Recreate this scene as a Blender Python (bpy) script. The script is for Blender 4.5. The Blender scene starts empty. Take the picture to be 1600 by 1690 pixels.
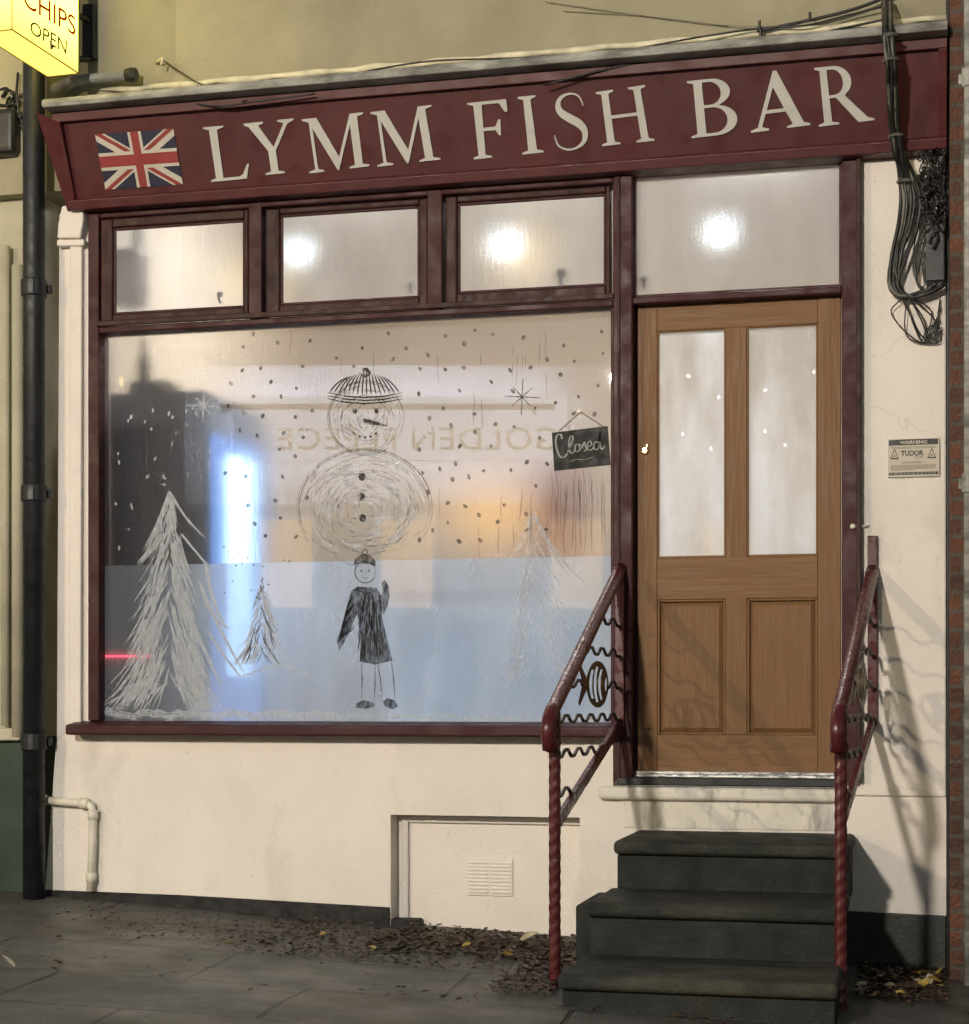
import bpy, bmesh, math, random
from mathutils import Vector, Matrix
random.seed(7)
S = bpy.context.scene
COL = S.collection

# ------------------------------------------------------------------ camera
FPX, HOR = 2950.0, 1153.0                       # focal length and horizon row, in photo pixels
TH = math.atan(8.3e-5 * FPX)                    # the camera looks a little to the left of square-on
SN, CS = math.sin(TH), math.cos(TH)
VPX = 800 + FPX * math.tan(TH)
DIST = FPX / (382 * (1 + 8.3e-5 * (VPX - 1040))) / CS
ZC = 1.15
cam = bpy.data.cameras.new('camera')
cam.lens = 36 * FPX / 1690; cam.sensor_width = 36; cam.sensor_fit = 'AUTO'
cam.shift_y = (HOR - 845) / 1690
cam.clip_end = 400; cam.clip_start = 0.05
co = bpy.data.objects.new('camera', cam); COL.objects.link(co)
co.location = (0, -DIST, ZC); co.rotation_euler = (math.radians(90), 0, TH)
S.camera = co

# ------------------------------------------------------------------ world, exposure
w = bpy.data.worlds.new('World'); S.world = w; w.use_nodes = True
wn = w.node_tree; bg = wn.nodes['Background']
sky = wn.nodes.new('ShaderNodeTexSky'); sky.sky_type = 'NISHITA'; sky.sun_disc = False
sky.sun_elevation = math.radians(5); sky.sun_rotation = math.radians(200)
wn.links.new(sky.outputs[0], bg.inputs[0]); bg.inputs[1].default_value = 0.15
S.view_settings.view_transform = 'Standard'; S.view_settings.look = 'None'
S.view_settings.exposure = 0.0; S.view_settings.gamma = 1.0
S.cycles.max_bounces = 8; S.cycles.transmission_bounces = 6; S.cycles.diffuse_bounces = 4
S.cycles.transparent_max_bounces = 12
S.cycles.sample_clamp_indirect = 60.0; S.cycles.use_light_tree = False; S.cycles.caustics_reflective = True

# strengths of the place's lamps and the added ceiling panels (each lamp is built with its own housing further down)
STREET_W, PENDANT_W, WALLLAMP_W, FILL_PANEL_W = 3850, 0.3, 0.4, 32
FRIDGE_E, TROUGH_W = .85, 190

# ------------------------------------------------------------------ geometry helpers
def F(px, py, Y=0.0):
    """photo pixel -> (x, z) on the upright plane y = Y"""
    u = (px - 800) / FPX; v = (HOR - py) / FPX; t = (Y + DIST) / (CS + u * SN)
    return (t * (-SN + u * CS), ZC + t * v)
def X(px, Y=0.0): return F(px, 900, Y)[0]
def P(px, py, Y=0.0):
    x, z = F(px, py, Y); return Vector((x, Y, z))
def G(px, py, z):
    u = (px - 800) / FPX; v = (HOR - py) / FPX; t = (z - ZC) / v
    return Vector((t * (-SN + u * CS), -DIST + t * (CS + u * SN), z))
def R(px, py, d):
    """real point, across the street, whose mirror image in the shop glass lies d metres along the view"""
    u = (px - 800) / FPX; v = (HOR - py) / FPX
    return Vector((d * (-SN + u * CS), DIST - d * (CS + u * SN), ZC + d * v))
def ZG(x, y=0): return 0.143 - 0.049 * (x + 2.36)

def tag(o, label=None, cat=None, group=None, kind=None):
    if label: o['label'] = label
    if cat: o['category'] = cat
    if group: o['group'] = group
    if kind: o['kind'] = kind
    return o
def thing(name, loc, label, cat, group=None):
    o = bpy.data.objects.new(name, None); COL.objects.link(o); o.location = loc
    o.empty_display_size = 0.1
    return tag(o, label, cat, group)
def rootloc(o):
    v = Vector((0, 0, 0))
    while o: v += o.location; o = o.parent
    return v

class MB:
    def __init__(s): s.v = []; s.f = []
    def add(s, vs, fs):
        n = len(s.v); s.v += [tuple(p) for p in vs]; s.f += [tuple(i + n for i in f) for f in fs]; return s
    def box(s, x0, x1, y0, y1, z0, z1):
        if x1 < x0: x0, x1 = x1, x0
        if y1 < y0: y0, y1 = y1, y0
        if z1 < z0: z0, z1 = z1, z0
        return s.add([(x0,y0,z0),(x1,y0,z0),(x1,y1,z0),(x0,y1,z0),(x0,y0,z1),(x1,y0,z1),(x1,y1,z1),(x0,y1,z1)],
                     [(0,3,2,1),(4,5,6,7),(0,1,5,4),(1,2,6,5),(2,3,7,6),(3,0,4,7)])
    def quad(s, a, b, c, d): return s.add([a, b, c, d], [(0,1,2,3)])
    def prism(s, pts, vec):
        """closed 3-D polygon pushed along vec"""
        n = len(pts); vec = Vector(vec); a = [Vector(p) for p in pts]; b = [p + vec for p in a]
        return s.add(a + b, [tuple(range(n))[::-1], tuple(range(n, 2*n))] +
                     [(i, (i+1) % n, (i+1) % n + n, i + n) for i in range(n)])
    def xz(s, pts, y0, y1): return s.prism([(p[0], y0, p[1]) for p in pts], (0, y1 - y0, 0))
    def tube(s, path, r, n=8, cap=True):
        path = [Vector(p) for p in path]; m = len(path); rs = r if isinstance(r, (list, tuple)) else [r] * m
        up = Vector((0.31, 0.2, 0.93)); base = len(s.v); prev = None
        for i, p in enumerate(path):
            d = (path[min(i+1, m-1)] - path[max(i-1, 0)]).normalized()
            a = prev if prev is not None else up.cross(d)
            if prev is not None: a = prev - d * prev.dot(d)
            if a.length < 1e-6: a = Vector((1, 0, 0)).cross(d)
            a.normalize(); prev = a; b = d.cross(a)
            for k in range(n):
                t = 2 * math.pi * k / n
                s.v.append(tuple(p + (a * math.cos(t) + b * math.sin(t)) * rs[i]))
        for i in range(m - 1):
            for k in range(n):
                k2 = (k + 1) % n
                s.f.append((base+i*n+k, base+i*n+k2, base+(i+1)*n+k2, base+(i+1)*n+k))
        if cap:
            s.f.append(tuple(base + k for k in range(n))[::-1]); s.f.append(tuple(base+(m-1)*n+k for k in range(n)))
        return s
    def lathe(s, c, prof, n=20, axis='z'):
        base = len(s.v); c = Vector(c)
        for r, h in prof:
            for k in range(n):
                t = 2*math.pi*k/n; a, b = r*math.cos(t), r*math.sin(t)
                o = (a, b, h) if axis == 'z' else ((a, -h, b) if axis == 'y' else (h, a, b))
                s.v.append(tuple(c + Vector(o)))
        m = len(prof)
        for i in range(m-1):
            for k in range(n):
                k2 = (k+1) % n
                s.f.append((base+i*n+k, base+i*n+k2, base+(i+1)*n+k2, base+(i+1)*n+k))
        s.f.append(tuple(base+k for k in range(n))[::-1]); s.f.append(tuple(base+(m-1)*n+k for k in range(n)))
        return s
    def build(s, name, m, parent=None, bevel=0, smooth=False, seg=2, fix=True):
        me = bpy.data.meshes.new(name); o3 = rootloc(parent) if parent else Vector((0, 0, 0))
        me.from_pydata([(a-o3.x, b-o3.y, c-o3.z) for a, b, c in s.v], [], s.f); me.update()
        if fix:
            bm = bmesh.new(); bm.from_mesh(me); bmesh.ops.recalc_face_normals(bm, faces=bm.faces); bm.to_mesh(me); bm.free()
        if smooth:
            for p in me.polygons: p.use_smooth = True
        me.materials.append(m)
        o = bpy.data.objects.new(name, me); COL.objects.link(o)
        if parent: o.parent = parent
        if bevel:
            b = o.modifiers.new('edge', 'BEVEL'); b.width = bevel; b.segments = seg; b.limit_method = 'ANGLE'
            b.angle_limit = math.radians(40)
        return o

def cr(pts, n=8):
    """Catmull-Rom through points"""
    pts = [Vector(p) for p in pts]; out = []
    q = [pts[0]*2 - pts[1]] + pts + [pts[-1]*2 - pts[-2]]
    for i in range(1, len(q) - 2):
        for k in range(n):
            t = k / n; a, b, c, d = q[i-1:i+3]
            out.append(0.5*((2*b) + (c-a)*t + (2*a-5*b+4*c-d)*t*t + (3*b-3*c+d-a)*t**3))
    out.append(pts[-1]); return out

def outline_mesh(loops):
    """filled flat shape (with holes) -> verts2d, faces"""
    cu = bpy.data.curves.new('outline', 'CURVE'); cu.dimensions = '2D'; cu.fill_mode = 'FRONT'
    for l in loops:
        sp = cu.splines.new('POLY'); sp.points.add(len(l) - 1); sp.use_cyclic_u = True
        for i, p in enumerate(l): sp.points[i].co = (p[0], p[1], 0, 1)
    return from_curve(cu)
def from_curve(cu):
    o = bpy.data.objects.new('outline', cu); COL.objects.link(o); bpy.context.view_layer.update()
    dg = bpy.context.evaluated_depsgraph_get(); me = bpy.data.meshes.new_from_object(o.evaluated_get(dg))
    vs = [(v.co.x, v.co.y) for v in me.vertices]; fs = [tuple(p.vertices) for p in me.polygons]
    bpy.data.objects.remove(o); bpy.data.curves.remove(cu); bpy.data.meshes.remove(me)
    return vs, fs
def text2d(body, bold=0.0, shear=0.0, space=1.0):
    cu = bpy.data.curves.new('text', 'FONT'); cu.body = body; cu.size = 1; cu.offset = bold; cu.shear = shear
    cu.fill_mode = 'FRONT'; cu.space_character = space; cu.resolution_u = 6
    vs, fs = from_curve(cu)
    x0 = min(v[0] for v in vs); x1 = max(v[0] for v in vs); y0 = min(v[1] for v in vs); y1 = max(v[1] for v in vs)
    return [((a-x0)/(x1-x0), (b-y0)/(y1-y0)) for a, b in vs], fs
def put(mb, shape, fn, thick=None):
    """flat shape onto a surface through fn(u, v); thick = vector adds sides"""
    vs, fs = shape; p = [Vector(fn(a, b)) for a, b in vs]; mb.add(p, fs)
    if thick is not None:
        t = Vector(thick); n = len(p); edges = {}
        for f in fs:
            for i in range(len(f)):
                e = (f[i], f[(i+1) % len(f)]); k = tuple(sorted(e)); edges[k] = None if k in edges else e
        mb.add(p + [q + t for q in p], [(e[0], e[1], e[1]+n, e[0]+n) for e in edges.values() if e])
    return mb

# ------------------------------------------------------------------ materials
def newmat(name):
    m = bpy.data.materials.new(name); m.use_nodes = True; nt = m.node_tree; nt.nodes.clear()
    return m, nt, nt.nodes.new('ShaderNodeOutputMaterial')
def node(nt, t, ins=None, **kw):
    n = nt.nodes.new('ShaderNode' + t)
    for k, v in kw.items(): setattr(n, k, v)
    for k, v in (ins or {}).items():
        if isinstance(v, bpy.types.NodeSocket): nt.links.new(v, n.inputs[k])
        else: n.inputs[k].default_value = v
    return n
def c4(c): return (c[0], c[1], c[2], 1)
def noise(nt, scale, stretch=(1, 1, 1), detail=4, rough=0.55, lo=0.35, hi=0.65):
    tc = node(nt, 'TexCoord'); mp = node(nt, 'Mapping', {'Vector': tc.outputs['Object'], 'Scale': stretch})
    n = node(nt, 'TexNoise', {'Vector': mp.outputs[0], 'Scale': scale, 'Detail': detail, 'Roughness': rough})
    r = node(nt, 'MapRange', {'Value': n.outputs['Fac'], 'From Min': lo, 'From Max': hi}); return r.outputs[0]
def mixc(nt, f, a, b, mode='MIX'):
    n = node(nt, 'Mix', data_type='RGBA', blend_type=mode)
    for i, v in ((0, f), (6, a), (7, b)):
        if isinstance(v, bpy.types.NodeSocket): nt.links.new(v, n.inputs[i])
        else: n.inputs[i].default_value = v if i == 0 else c4(v)
    return n.outputs[2]
def mat(name, col, rough=0.6, metal=0, var=0.12, scale=6, stretch=(1,1,1), bump=0.0, bscale=60, dirt=None, dirt_amt=0.5,
        dirt_scale=3, dirt_stretch=(1,1,1), dirt_lo=0.55, spec=0.5, coat=0, bstretch=(1,1,1), bdist=0.004, cracks=0):
    m, nt, out = newmat(name)
    n1 = noise(nt, scale, stretch, 5)
    dark = tuple(c * (1 - var) for c in col); light = tuple(min(1, c * (1 + var)) for c in col)
    c = mixc(nt, n1, dark, light)
    if dirt:
        d = noise(nt, dirt_scale, dirt_stretch, 8, 0.65, dirt_lo, dirt_lo + 0.22)
        mu = node(nt, 'Math', {0: d, 1: dirt_amt}, operation='MULTIPLY'); c = mixc(nt, mu.outputs[0], c, dirt)
    rr = node(nt, 'MapRange', {'Value': noise(nt, scale*2.3, stretch, 4), 'To Min': max(0, rough - 0.12), 'To Max': min(1, rough + 0.12)})
    b = node(nt, 'BsdfPrincipled', {'Base Color': c, 'Roughness': rr.outputs[0], 'Metallic': metal, 'Specular IOR Level': spec, 'Coat Weight': coat, 'Coat Roughness': 0.15})
    if cracks:
        tc = node(nt, 'TexCoord'); wn_ = node(nt, 'TexNoise', {'Vector': tc.outputs['Object'], 'Scale': 3.0, 'Detail': 6.0})
        ws = node(nt, 'VectorMath', {0: wn_.outputs['Color'], 1: (.5, .5, .5)}, operation='MULTIPLY'); wa = node(nt, 'VectorMath', {0: tc.outputs['Object'], 1: ws.outputs[0]})
        vo = node(nt, 'TexVoronoi', {'Vector': wa.outputs[0], 'Scale': 1.3}, feature='DISTANCE_TO_EDGE')
        ln = node(nt, 'MapRange', {'Value': vo.outputs['Distance'], 'From Min': .002, 'From Max': .006, 'To Min': 1, 'To Max': 0})
        mk = node(nt, 'Math', {0: ln.outputs[0], 1: noise(nt, 1.1, (1, 1, 1), 3, .5, .52, .62)}, operation='MULTIPLY')
        sp = noise(nt, 38, (1, 1, .8), 1, .5, .73, .76); mx_ = node(nt, 'Math', {0: mk.outputs[0], 1: sp}, operation='MAXIMUM')
        m6 = node(nt, 'Math', {0: mx_.outputs[0], 1: cracks}, operation='MULTIPLY'); nt.links.new(mixc(nt, m6.outputs[0], c, (.16, .14, .11)), b.inputs['Base Color'])
    if bump:
        bn = node(nt, 'Bump', {'Height': noise(nt, bscale, bstretch, 5, 0.6, 0.2, 0.8), 'Strength': bump, 'Distance': bdist})
        nt.links.new(bn.outputs[0], b.inputs['Normal'])
    nt.links.new(b.outputs[0], out.inputs[0]); return m
def emit(name, col, strength):
    m, nt, out = newmat(name); e = node(nt, 'Emission', {'Color': c4(col), 'Strength': strength})
    nt.links.new(e.outputs[0], out.inputs[0]); return m
def brick(name, c1, c2, mortar, bw=0.225, bh=0.075, ms=0.01, rough=0.7):
    m, nt, out = newmat(name); tc = node(nt, 'TexCoord')
    sp = node(nt, 'SeparateXYZ', {0: tc.outputs['Object']})
    ad = node(nt, 'Math', {0: sp.outputs[0], 1: sp.outputs[1]})
    cb = node(nt, 'CombineXYZ', {0: ad.outputs[0], 1: sp.outputs[2]})
    br = node(nt, 'TexBrick', {'Vector': cb.outputs[0], 'Color1': c4(c1), 'Color2': c4(c2), 'Mortar': c4(mortar), 'Scale': 1.0,
                               'Mortar Size': ms, 'Brick Width': bw, 'Row Height': bh, 'Mortar Smooth': 0.2, 'Bias': 0.0})
    c = mixc(nt, noise(nt, 14), br.outputs[0], (0.03, 0.02, 0.017)); c2_ = mixc(nt, 0.45, br.outputs[0], c)
    b = node(nt, 'BsdfPrincipled', {'Base Color': c2_, 'Roughness': rough})
    inv = node(nt, 'Math', {0: 1.0, 1: br.outputs['Fac']}, operation='SUBTRACT')
    hh = node(nt, 'Math', {0: inv.outputs[0], 1: noise(nt, 70)}, operation='MULTIPLY_ADD'); hh.inputs[1].default_value = 1.0
    nt.links.new(noise(nt, 60), hh.inputs[2])
    bn = node(nt, 'Bump', {'Height': hh.outputs[0], 'Strength': 0.6, 'Distance': 0.008})
    nt.links.new(bn.outputs[0], b.inputs['Normal']); nt.links.new(b.outputs[0], out.inputs[0]); return m
def misted(name, rough=0.2, trans=0.12, diff=0.05, refl=0.10, tint=(0.96, 0.95, 0.93), tcol=(0.9, 0.9, 0.9), bump=0.6, clear=0.0,
           dcol=(0.8, 0.82, 0.85), blotch=0.25, bsc=55, bstr=(1, 1, 0.16), wide=0.42):
    """steamed-up window glass: sees through it blurred, a white film of condensation, a mirror on its face"""
    m, nt, out = newmat(name)
    streak = noise(nt, bsc, bstr, 4, 0.6, 0.25, 0.75)
    fine = noise(nt, 260, (1, 1, 0.7), 2, 0.6, 0.25, 0.75)
    h = node(nt, 'Math', {0: streak, 1: fine}, operation='ADD')
    bn = node(nt, 'Bump', {'Height': h.outputs[0], 'Strength': bump, 'Distance': 0.002})
    patch = noise(nt, 3.2, (1, 1, 0.5), 6, 0.6, 0.4, 0.68)
    rr = node(nt, 'MapRange', {'Value': patch, 'To Min': rough * 0.6, 'To Max': rough * 1.35})
    rf = node(nt, 'BsdfRefraction', {'Color': c4(tint), 'Roughness': rr.outputs[0], 'IOR': 1.22, 'Normal': bn.outputs[0]}, distribution='GGX')
    rf2 = node(nt, 'BsdfRefraction', {'Color': c4(tint), 'Roughness': min(.9, rough*3.2), 'IOR': 1.22, 'Normal': bn.outputs[0]}, distribution='GGX')
    rf = node(nt, 'MixShader', {0: wide, 1: rf.outputs[0], 2: rf2.outputs[0]})
    tl = node(nt, 'BsdfTranslucent', {'Color': c4(tcol)})
    df = node(nt, 'BsdfDiffuse', {'Color': c4(dcol)})
    tf = node(nt, 'MapRange', {'Value': noise(nt, 5, (1, 1, 0.35), 6), 'To Min': trans * (1-blotch), 'To Max': min(1, trans * (1+blotch))})
    m1 = node(nt, 'MixShader', {0: tf.outputs[0], 1: rf.outputs[0], 2: tl.outputs[0]})
    m2 = node(nt, 'MixShader', {0: diff, 1: m1.outputs[0], 2: df.outputs[0]})
    gl = node(nt, 'BsdfGlossy', {'Color': (1, 1, 1, 1), 'Roughness': 0.012})
    lw = node(nt, 'Fresnel', {'IOR': 1.0 + refl * 9.2})
    m3 = node(nt, 'MixShader', {0: lw.outputs[0], 1: m2.outputs[0], 2: gl.outputs[0]})
    nt.links.new(m3.outputs[0], out.inputs[0]); return m

M = {}
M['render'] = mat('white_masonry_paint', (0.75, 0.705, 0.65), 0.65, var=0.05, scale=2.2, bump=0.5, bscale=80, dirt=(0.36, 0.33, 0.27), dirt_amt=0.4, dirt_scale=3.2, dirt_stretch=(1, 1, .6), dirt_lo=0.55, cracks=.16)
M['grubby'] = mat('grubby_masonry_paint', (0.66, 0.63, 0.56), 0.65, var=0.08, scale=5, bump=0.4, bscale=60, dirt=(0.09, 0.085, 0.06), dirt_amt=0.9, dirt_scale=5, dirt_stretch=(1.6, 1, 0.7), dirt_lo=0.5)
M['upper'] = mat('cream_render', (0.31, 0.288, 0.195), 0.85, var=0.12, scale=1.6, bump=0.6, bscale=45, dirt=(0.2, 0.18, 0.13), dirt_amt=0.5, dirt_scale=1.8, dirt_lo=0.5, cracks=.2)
M['flash'] = mat('weathered_lead', (0.33, 0.33, 0.30), 0.55, var=0.3, scale=7, stretch=(1, 1, 3), bump=0.3, bscale=20, dirt=(0.03, 0.03, 0.027), dirt_amt=0.9, dirt_scale=3, dirt_stretch=(1, 1, 2.5), dirt_lo=0.46)
M['flashedge'] = mat('pale_mortar_fillet', (0.62, 0.58, 0.42), 0.7, var=0.2, scale=12, bump=0.5, bscale=40, dirt=(0.2, 0.18, 0.12), dirt_amt=0.6, dirt_scale=9)
M['maroon'] = mat('maroon_gloss_paint', (0.042, 0.0075, 0.010), 0.55, spec=.3, var=0.12, scale=5, bump=0.08, bscale=30, dirt=(0.05, 0.014, 0.016), dirt_amt=0.5, dirt_scale=8, dirt_stretch=(1, 1, .3))
M['board'] = mat('maroon_sign_paint', (0.070, 0.010, 0.0115), 0.5, var=0.12, scale=4, bump=0.08, bscale=40, dirt=(0.05, 0.014, 0.015), dirt_amt=0.5, dirt_scale=3)
M['sash'] = mat('worn_maroon_sash_paint', (0.038, 0.013, 0.011), 0.58, spec=.3, var=0.3, scale=9, stretch=(1, 1, .5), bump=0.3, bscale=25, dirt=(0.035, 0.016, 0.014), dirt_amt=0.6, dirt_scale=14, dirt_stretch=(1, 1, 0.4))
M['railpaint'] = mat('maroon_railing_paint', (0.070, 0.011, 0.014), 0.32, var=0.08, scale=14, bump=0.06, bscale=40, dirt=(.03, .014, .012), dirt_amt=.6, dirt_scale=18, dirt_lo=.6)
M['letter'] = mat('cream_letter_paint', (0.50, 0.50, 0.47), 0.55, var=0.06, scale=9, dirt=(0.35, 0.33, 0.28), dirt_amt=0.4, dirt_scale=10)
M['oak'] = mat('varnished_oak', (0.185, 0.098, 0.045), 0.55, var=0.07, scale=9, stretch=(7, 1, 0.35), bump=0.15, bscale=30, bstretch=(8, 1, 0.3), spec=.25, dirt=(0.15, 0.078, 0.034), dirt_amt=0.35, dirt_scale=3, dirt_stretch=(5, 1, .4))
M['oakrail'] = mat('varnished_oak_across', (0.19, 0.102, 0.046), 0.55, var=0.07, scale=9, stretch=(0.35, 1, 7), bump=0.15, bscale=30, bstretch=(0.3, 1, 8), spec=.25, dirt=(0.155, 0.082, 0.036), dirt_amt=0.35, dirt_scale=3, dirt_stretch=(.4, 1, 5))
M['alu'] = mat('mill_aluminium', (0.62, 0.62, 0.60), 0.3, metal=0.9, var=0.15, scale=30, stretch=(.3, 1, 1), bump=0.2, bscale=40)
M['brass'] = mat('brass', (0.72, 0.55, 0.25), 0.25, metal=1, var=0.1)
M['black'] = mat('black_paint', (0.012, 0.013, 0.015), 0.4, var=0.3, bump=0.1, bscale=20)
M['pipe'] = mat('black_iron_pipe', (0.009, 0.010, 0.014), 0.5, var=0.4, scale=8, bump=0.3, bscale=25)
M['bitumen'] = mat('black_bitumen', (0.009, 0.009, 0.010), 0.7, var=0.4, scale=10, bump=0.7, bscale=40, dirt=(0.03, 0.028, 0.024), dirt_amt=0.5, dirt_scale=8)
M['step'] = mat('dark_green_step_paint', (0.015, 0.018, 0.017), 0.75, spec=.3, var=0.25, scale=5, bump=0.5, bscale=60, dirt=(0.036, 0.034, 0.026), dirt_amt=0.7, dirt_scale=4, dirt_stretch=(1, 1, .5), bdist=.008)
M['tread'] = mat('worn_green_tread', (0.019, 0.022, 0.019), 0.7, spec=.3, var=0.25, scale=5, bump=0.6, bscale=45, dirt=(0.085, 0.075, 0.05), dirt_amt=0.75, dirt_scale=3.5, dirt_stretch=(0.5, 1, 1), dirt_lo=0.5, bdist=.01)
M['greenplinth'] = mat('dark_green_plinth', (0.022, 0.028, 0.025), 0.6, var=0.3, scale=4, bump=0.5, bscale=40)
M['cable'] = mat('black_cable', (0.018, 0.018, 0.017), 0.45, var=0.5, scale=20)
M['upperwire'] = mat('wall_coloured_wire', (.24, .225, .16), .7)
M['cablegrey'] = mat('faded_grey_cable', (0.13, 0.125, 0.105), 0.55, var=0.4, scale=20)
M['whiteplastic'] = mat('white_painted_pipe', (0.66, 0.63, 0.54), 0.4, var=0.1, scale=12, dirt=(0.25, 0.23, 0.18), dirt_amt=0.5, dirt_scale=9)
M['cream_left'] = mat('old_cream_wall', (0.42, 0.40, 0.30), 0.8, var=0.15, scale=3, bump=0.4, bscale=30)
M['green_left'] = mat('dark_green_wall', (0.012, 0.035, 0.026), 0.5, var=0.3, scale=3)
M['brick'] = brick('red_brick', (0.17, 0.065, 0.034), (0.085, 0.04, 0.026), (0.10, 0.085, 0.065))
M['pubbrick'] = brick('far_brick', (0.16, 0.07, 0.045), (0.11, 0.05, 0.035), (0.2, 0.18, 0.15))
M['mist'] = misted('steamed_window_glass', 0.17, 0.07, 0.02, 0.10)
M['mist_top'] = misted('steamed_fanlight_glass', 0.12, 0.30, 0.05, 0.06, tint=(0.91, 0.94, 0.96), tcol=(0.88, 0.87, 0.86), bump=0.5)
M['mist_door'] = misted('greasy_door_glass', 0.2, 0.62, 0.10, 0.06, tcol=(0.86, 0.90, 0.94), bump=0.5, blotch=0.6, bstr=(1, 1, .4), bsc=30)
M['film'] = misted('frosted_window_film', 0.3, 0.5, 0.16, 0.10, tint=(0.72, 0.79, 0.88), tcol=(0.66, 0.77, 0.92), dcol=(0.46, 0.52, 0.60), bump=0.15, blotch=0.3, bsc=90)
def sheer(name, col, a):
    m, nt, out = newmat(name); d = node(nt, 'BsdfDiffuse', {'Color': c4(col)}); tr = node(nt, 'BsdfTransparent')
    tl = node(nt, 'BsdfTranslucent', {'Color': c4(tuple(c*.6 for c in col))}); md = node(nt, 'MixShader', {0: .35, 1: d.outputs[0], 2: tl.outputs[0]})
    f = node(nt, 'MapRange', {'Value': noise(nt, 60, (1, 1, .4), 4), 'To Min': max(0, a-.25), 'To Max': min(1, a+.2)})
    mx = node(nt, 'MixShader', {0: f.outputs[0], 1: tr.outputs[0], 2: md.outputs[0]}); nt.links.new(mx.outputs[0], out.inputs[0]); return m
M['whitepaint'] = sheer('white_window_paint', (0.60, 0.64, 0.70), .85)
M['greybacklit'] = sheer('grey_and_backlit_white_paint', (0.11, 0.105, 0.095), .72)  # white flakes, star, tree strokes greyed as backlit; also grey figure details
M['figpaint'] = sheer('washed_black_window_paint', (.03, .03, .033), .72)
M['smearpaint'] = sheer('smeared_grey_window_paint', (0.16, 0.155, 0.145), .42)
M['faintpaint'] = sheer('thin_white_window_paint', (0.62, 0.65, 0.70), .5)

M['blackpaint'] = mat('black_window_paint', (0.02, 0.02, 0.022), 0.7, var=0.5, scale=50)
M['slate'] = mat('chalkboard_black', (0.012, 0.014, 0.015), 0.6, var=0.15, scale=9, spec=.3)
M['chalk'] = mat('chalk_white', (0.30, 0.30, 0.29), 0.8, var=0.2, scale=60)
M['string'] = mat('string', (0.12, 0.11, 0.10), 0.8)
M['notice'] = mat('notice_white', (0.50, 0.46, 0.38), 0.5, var=0.05)
M['ink'] = mat('notice_ink', (0.018, 0.018, 0.022), 0.5)
M['inkgrey'] = mat('notice_faded_ink', (0.20, 0.185, 0.16), 0.6)
M['navy'] = mat('flag_blue', (0.013, 0.015, 0.042), 0.55, var=0.15, scale=14)
M['flagwhite'] = mat('flag_white', (0.50, 0.47, 0.41), 0.55, var=0.08, scale=14)
M['flagred'] = mat('flag_red', (0.25, 0.03, 0.03), 0.55, var=0.12, scale=14)
M['shopwall'] = mat('shop_wall_tile_paint', (0.75, 0.67, 0.56), 0.55, var=0.08, scale=2)
M['shopceil'] = mat('shop_ceiling', (0.82, 0.79, 0.76), 0.8, var=0.04)
M['shopfloor'] = mat('shop_floor', (0.22, 0.2, 0.18), 0.4, var=0.2)
M['fridge'] = mat('navy_black_fridge', (0.010, 0.016, 0.036), 0.5, var=0.2)
M['steel'] = mat('stainless_steel', (0.6, 0.6, 0.6), 0.3, metal=0.8, var=0.1)
M['redcloth'] = mat('dark_red_print', (0.16, 0.02, 0.02), 0.7, var=0.4, scale=9)
M['asphalt'] = mat('wet_asphalt', (0.035, 0.035, 0.036), 0.5, var=0.35, scale=3, bump=0.8, bscale=140)
M['kerb'] = mat('granite_kerb', (0.13, 0.125, 0.11), 0.5, var=0.25, scale=8, bump=0.5, bscale=60)
M['pubwhite'] = mat('pub_white_render', (0.78, 0.78, 0.78), 0.8, var=0.06)
M['pubdark'] = mat('pub_dark_paint', (0.03, 0.03, 0.035), 0.5)
M['gold'] = mat('gold_letter', (0.07, 0.05, 0.02), 0.5)
M['lamppost'] = mat('lamp_post_paint', (0.03, 0.035, 0.032), 0.4)
M['lampglow'] = emit('street_lamp_lens', (1.0, 0.78, 0.45), 12)
M['bulb'] = emit('pendant_bulb_glow', (0.84, 0.94, 1.0), 5)
M['fillglow'] = emit('added_panel_glow', (1, .97, .92), 3)
M['warmlamp'] = emit('warm_lamp_glow', (1.0, 0.72, 0.32), 1.3)
M['heat'] = emit('heat_lamp_glow', (1.0, 0.55, 0.16), 1.5)
M['ledblue'] = emit('fridge_led_glow', (0.16, 0.36, 1.0), FRIDGE_E)
M['ledwhite'] = emit('fridge_led_tube', (0.48, 0.74, 1.0), 3.6)
M['redstreak'] = emit('red_streak_glow', (1.0, 0.06, 0.1), 5)
M['festoon'] = emit('festoon_bulb_glow', (.95, .97, 1), 12)
M['pubwin'] = emit('pub_window_lit', (1.0, 0.6, 0.25), 1.6)
M['wallglow'] = emit('lit_wall_glow', (0.68, 0.78, 1.0), 2.3)

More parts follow.
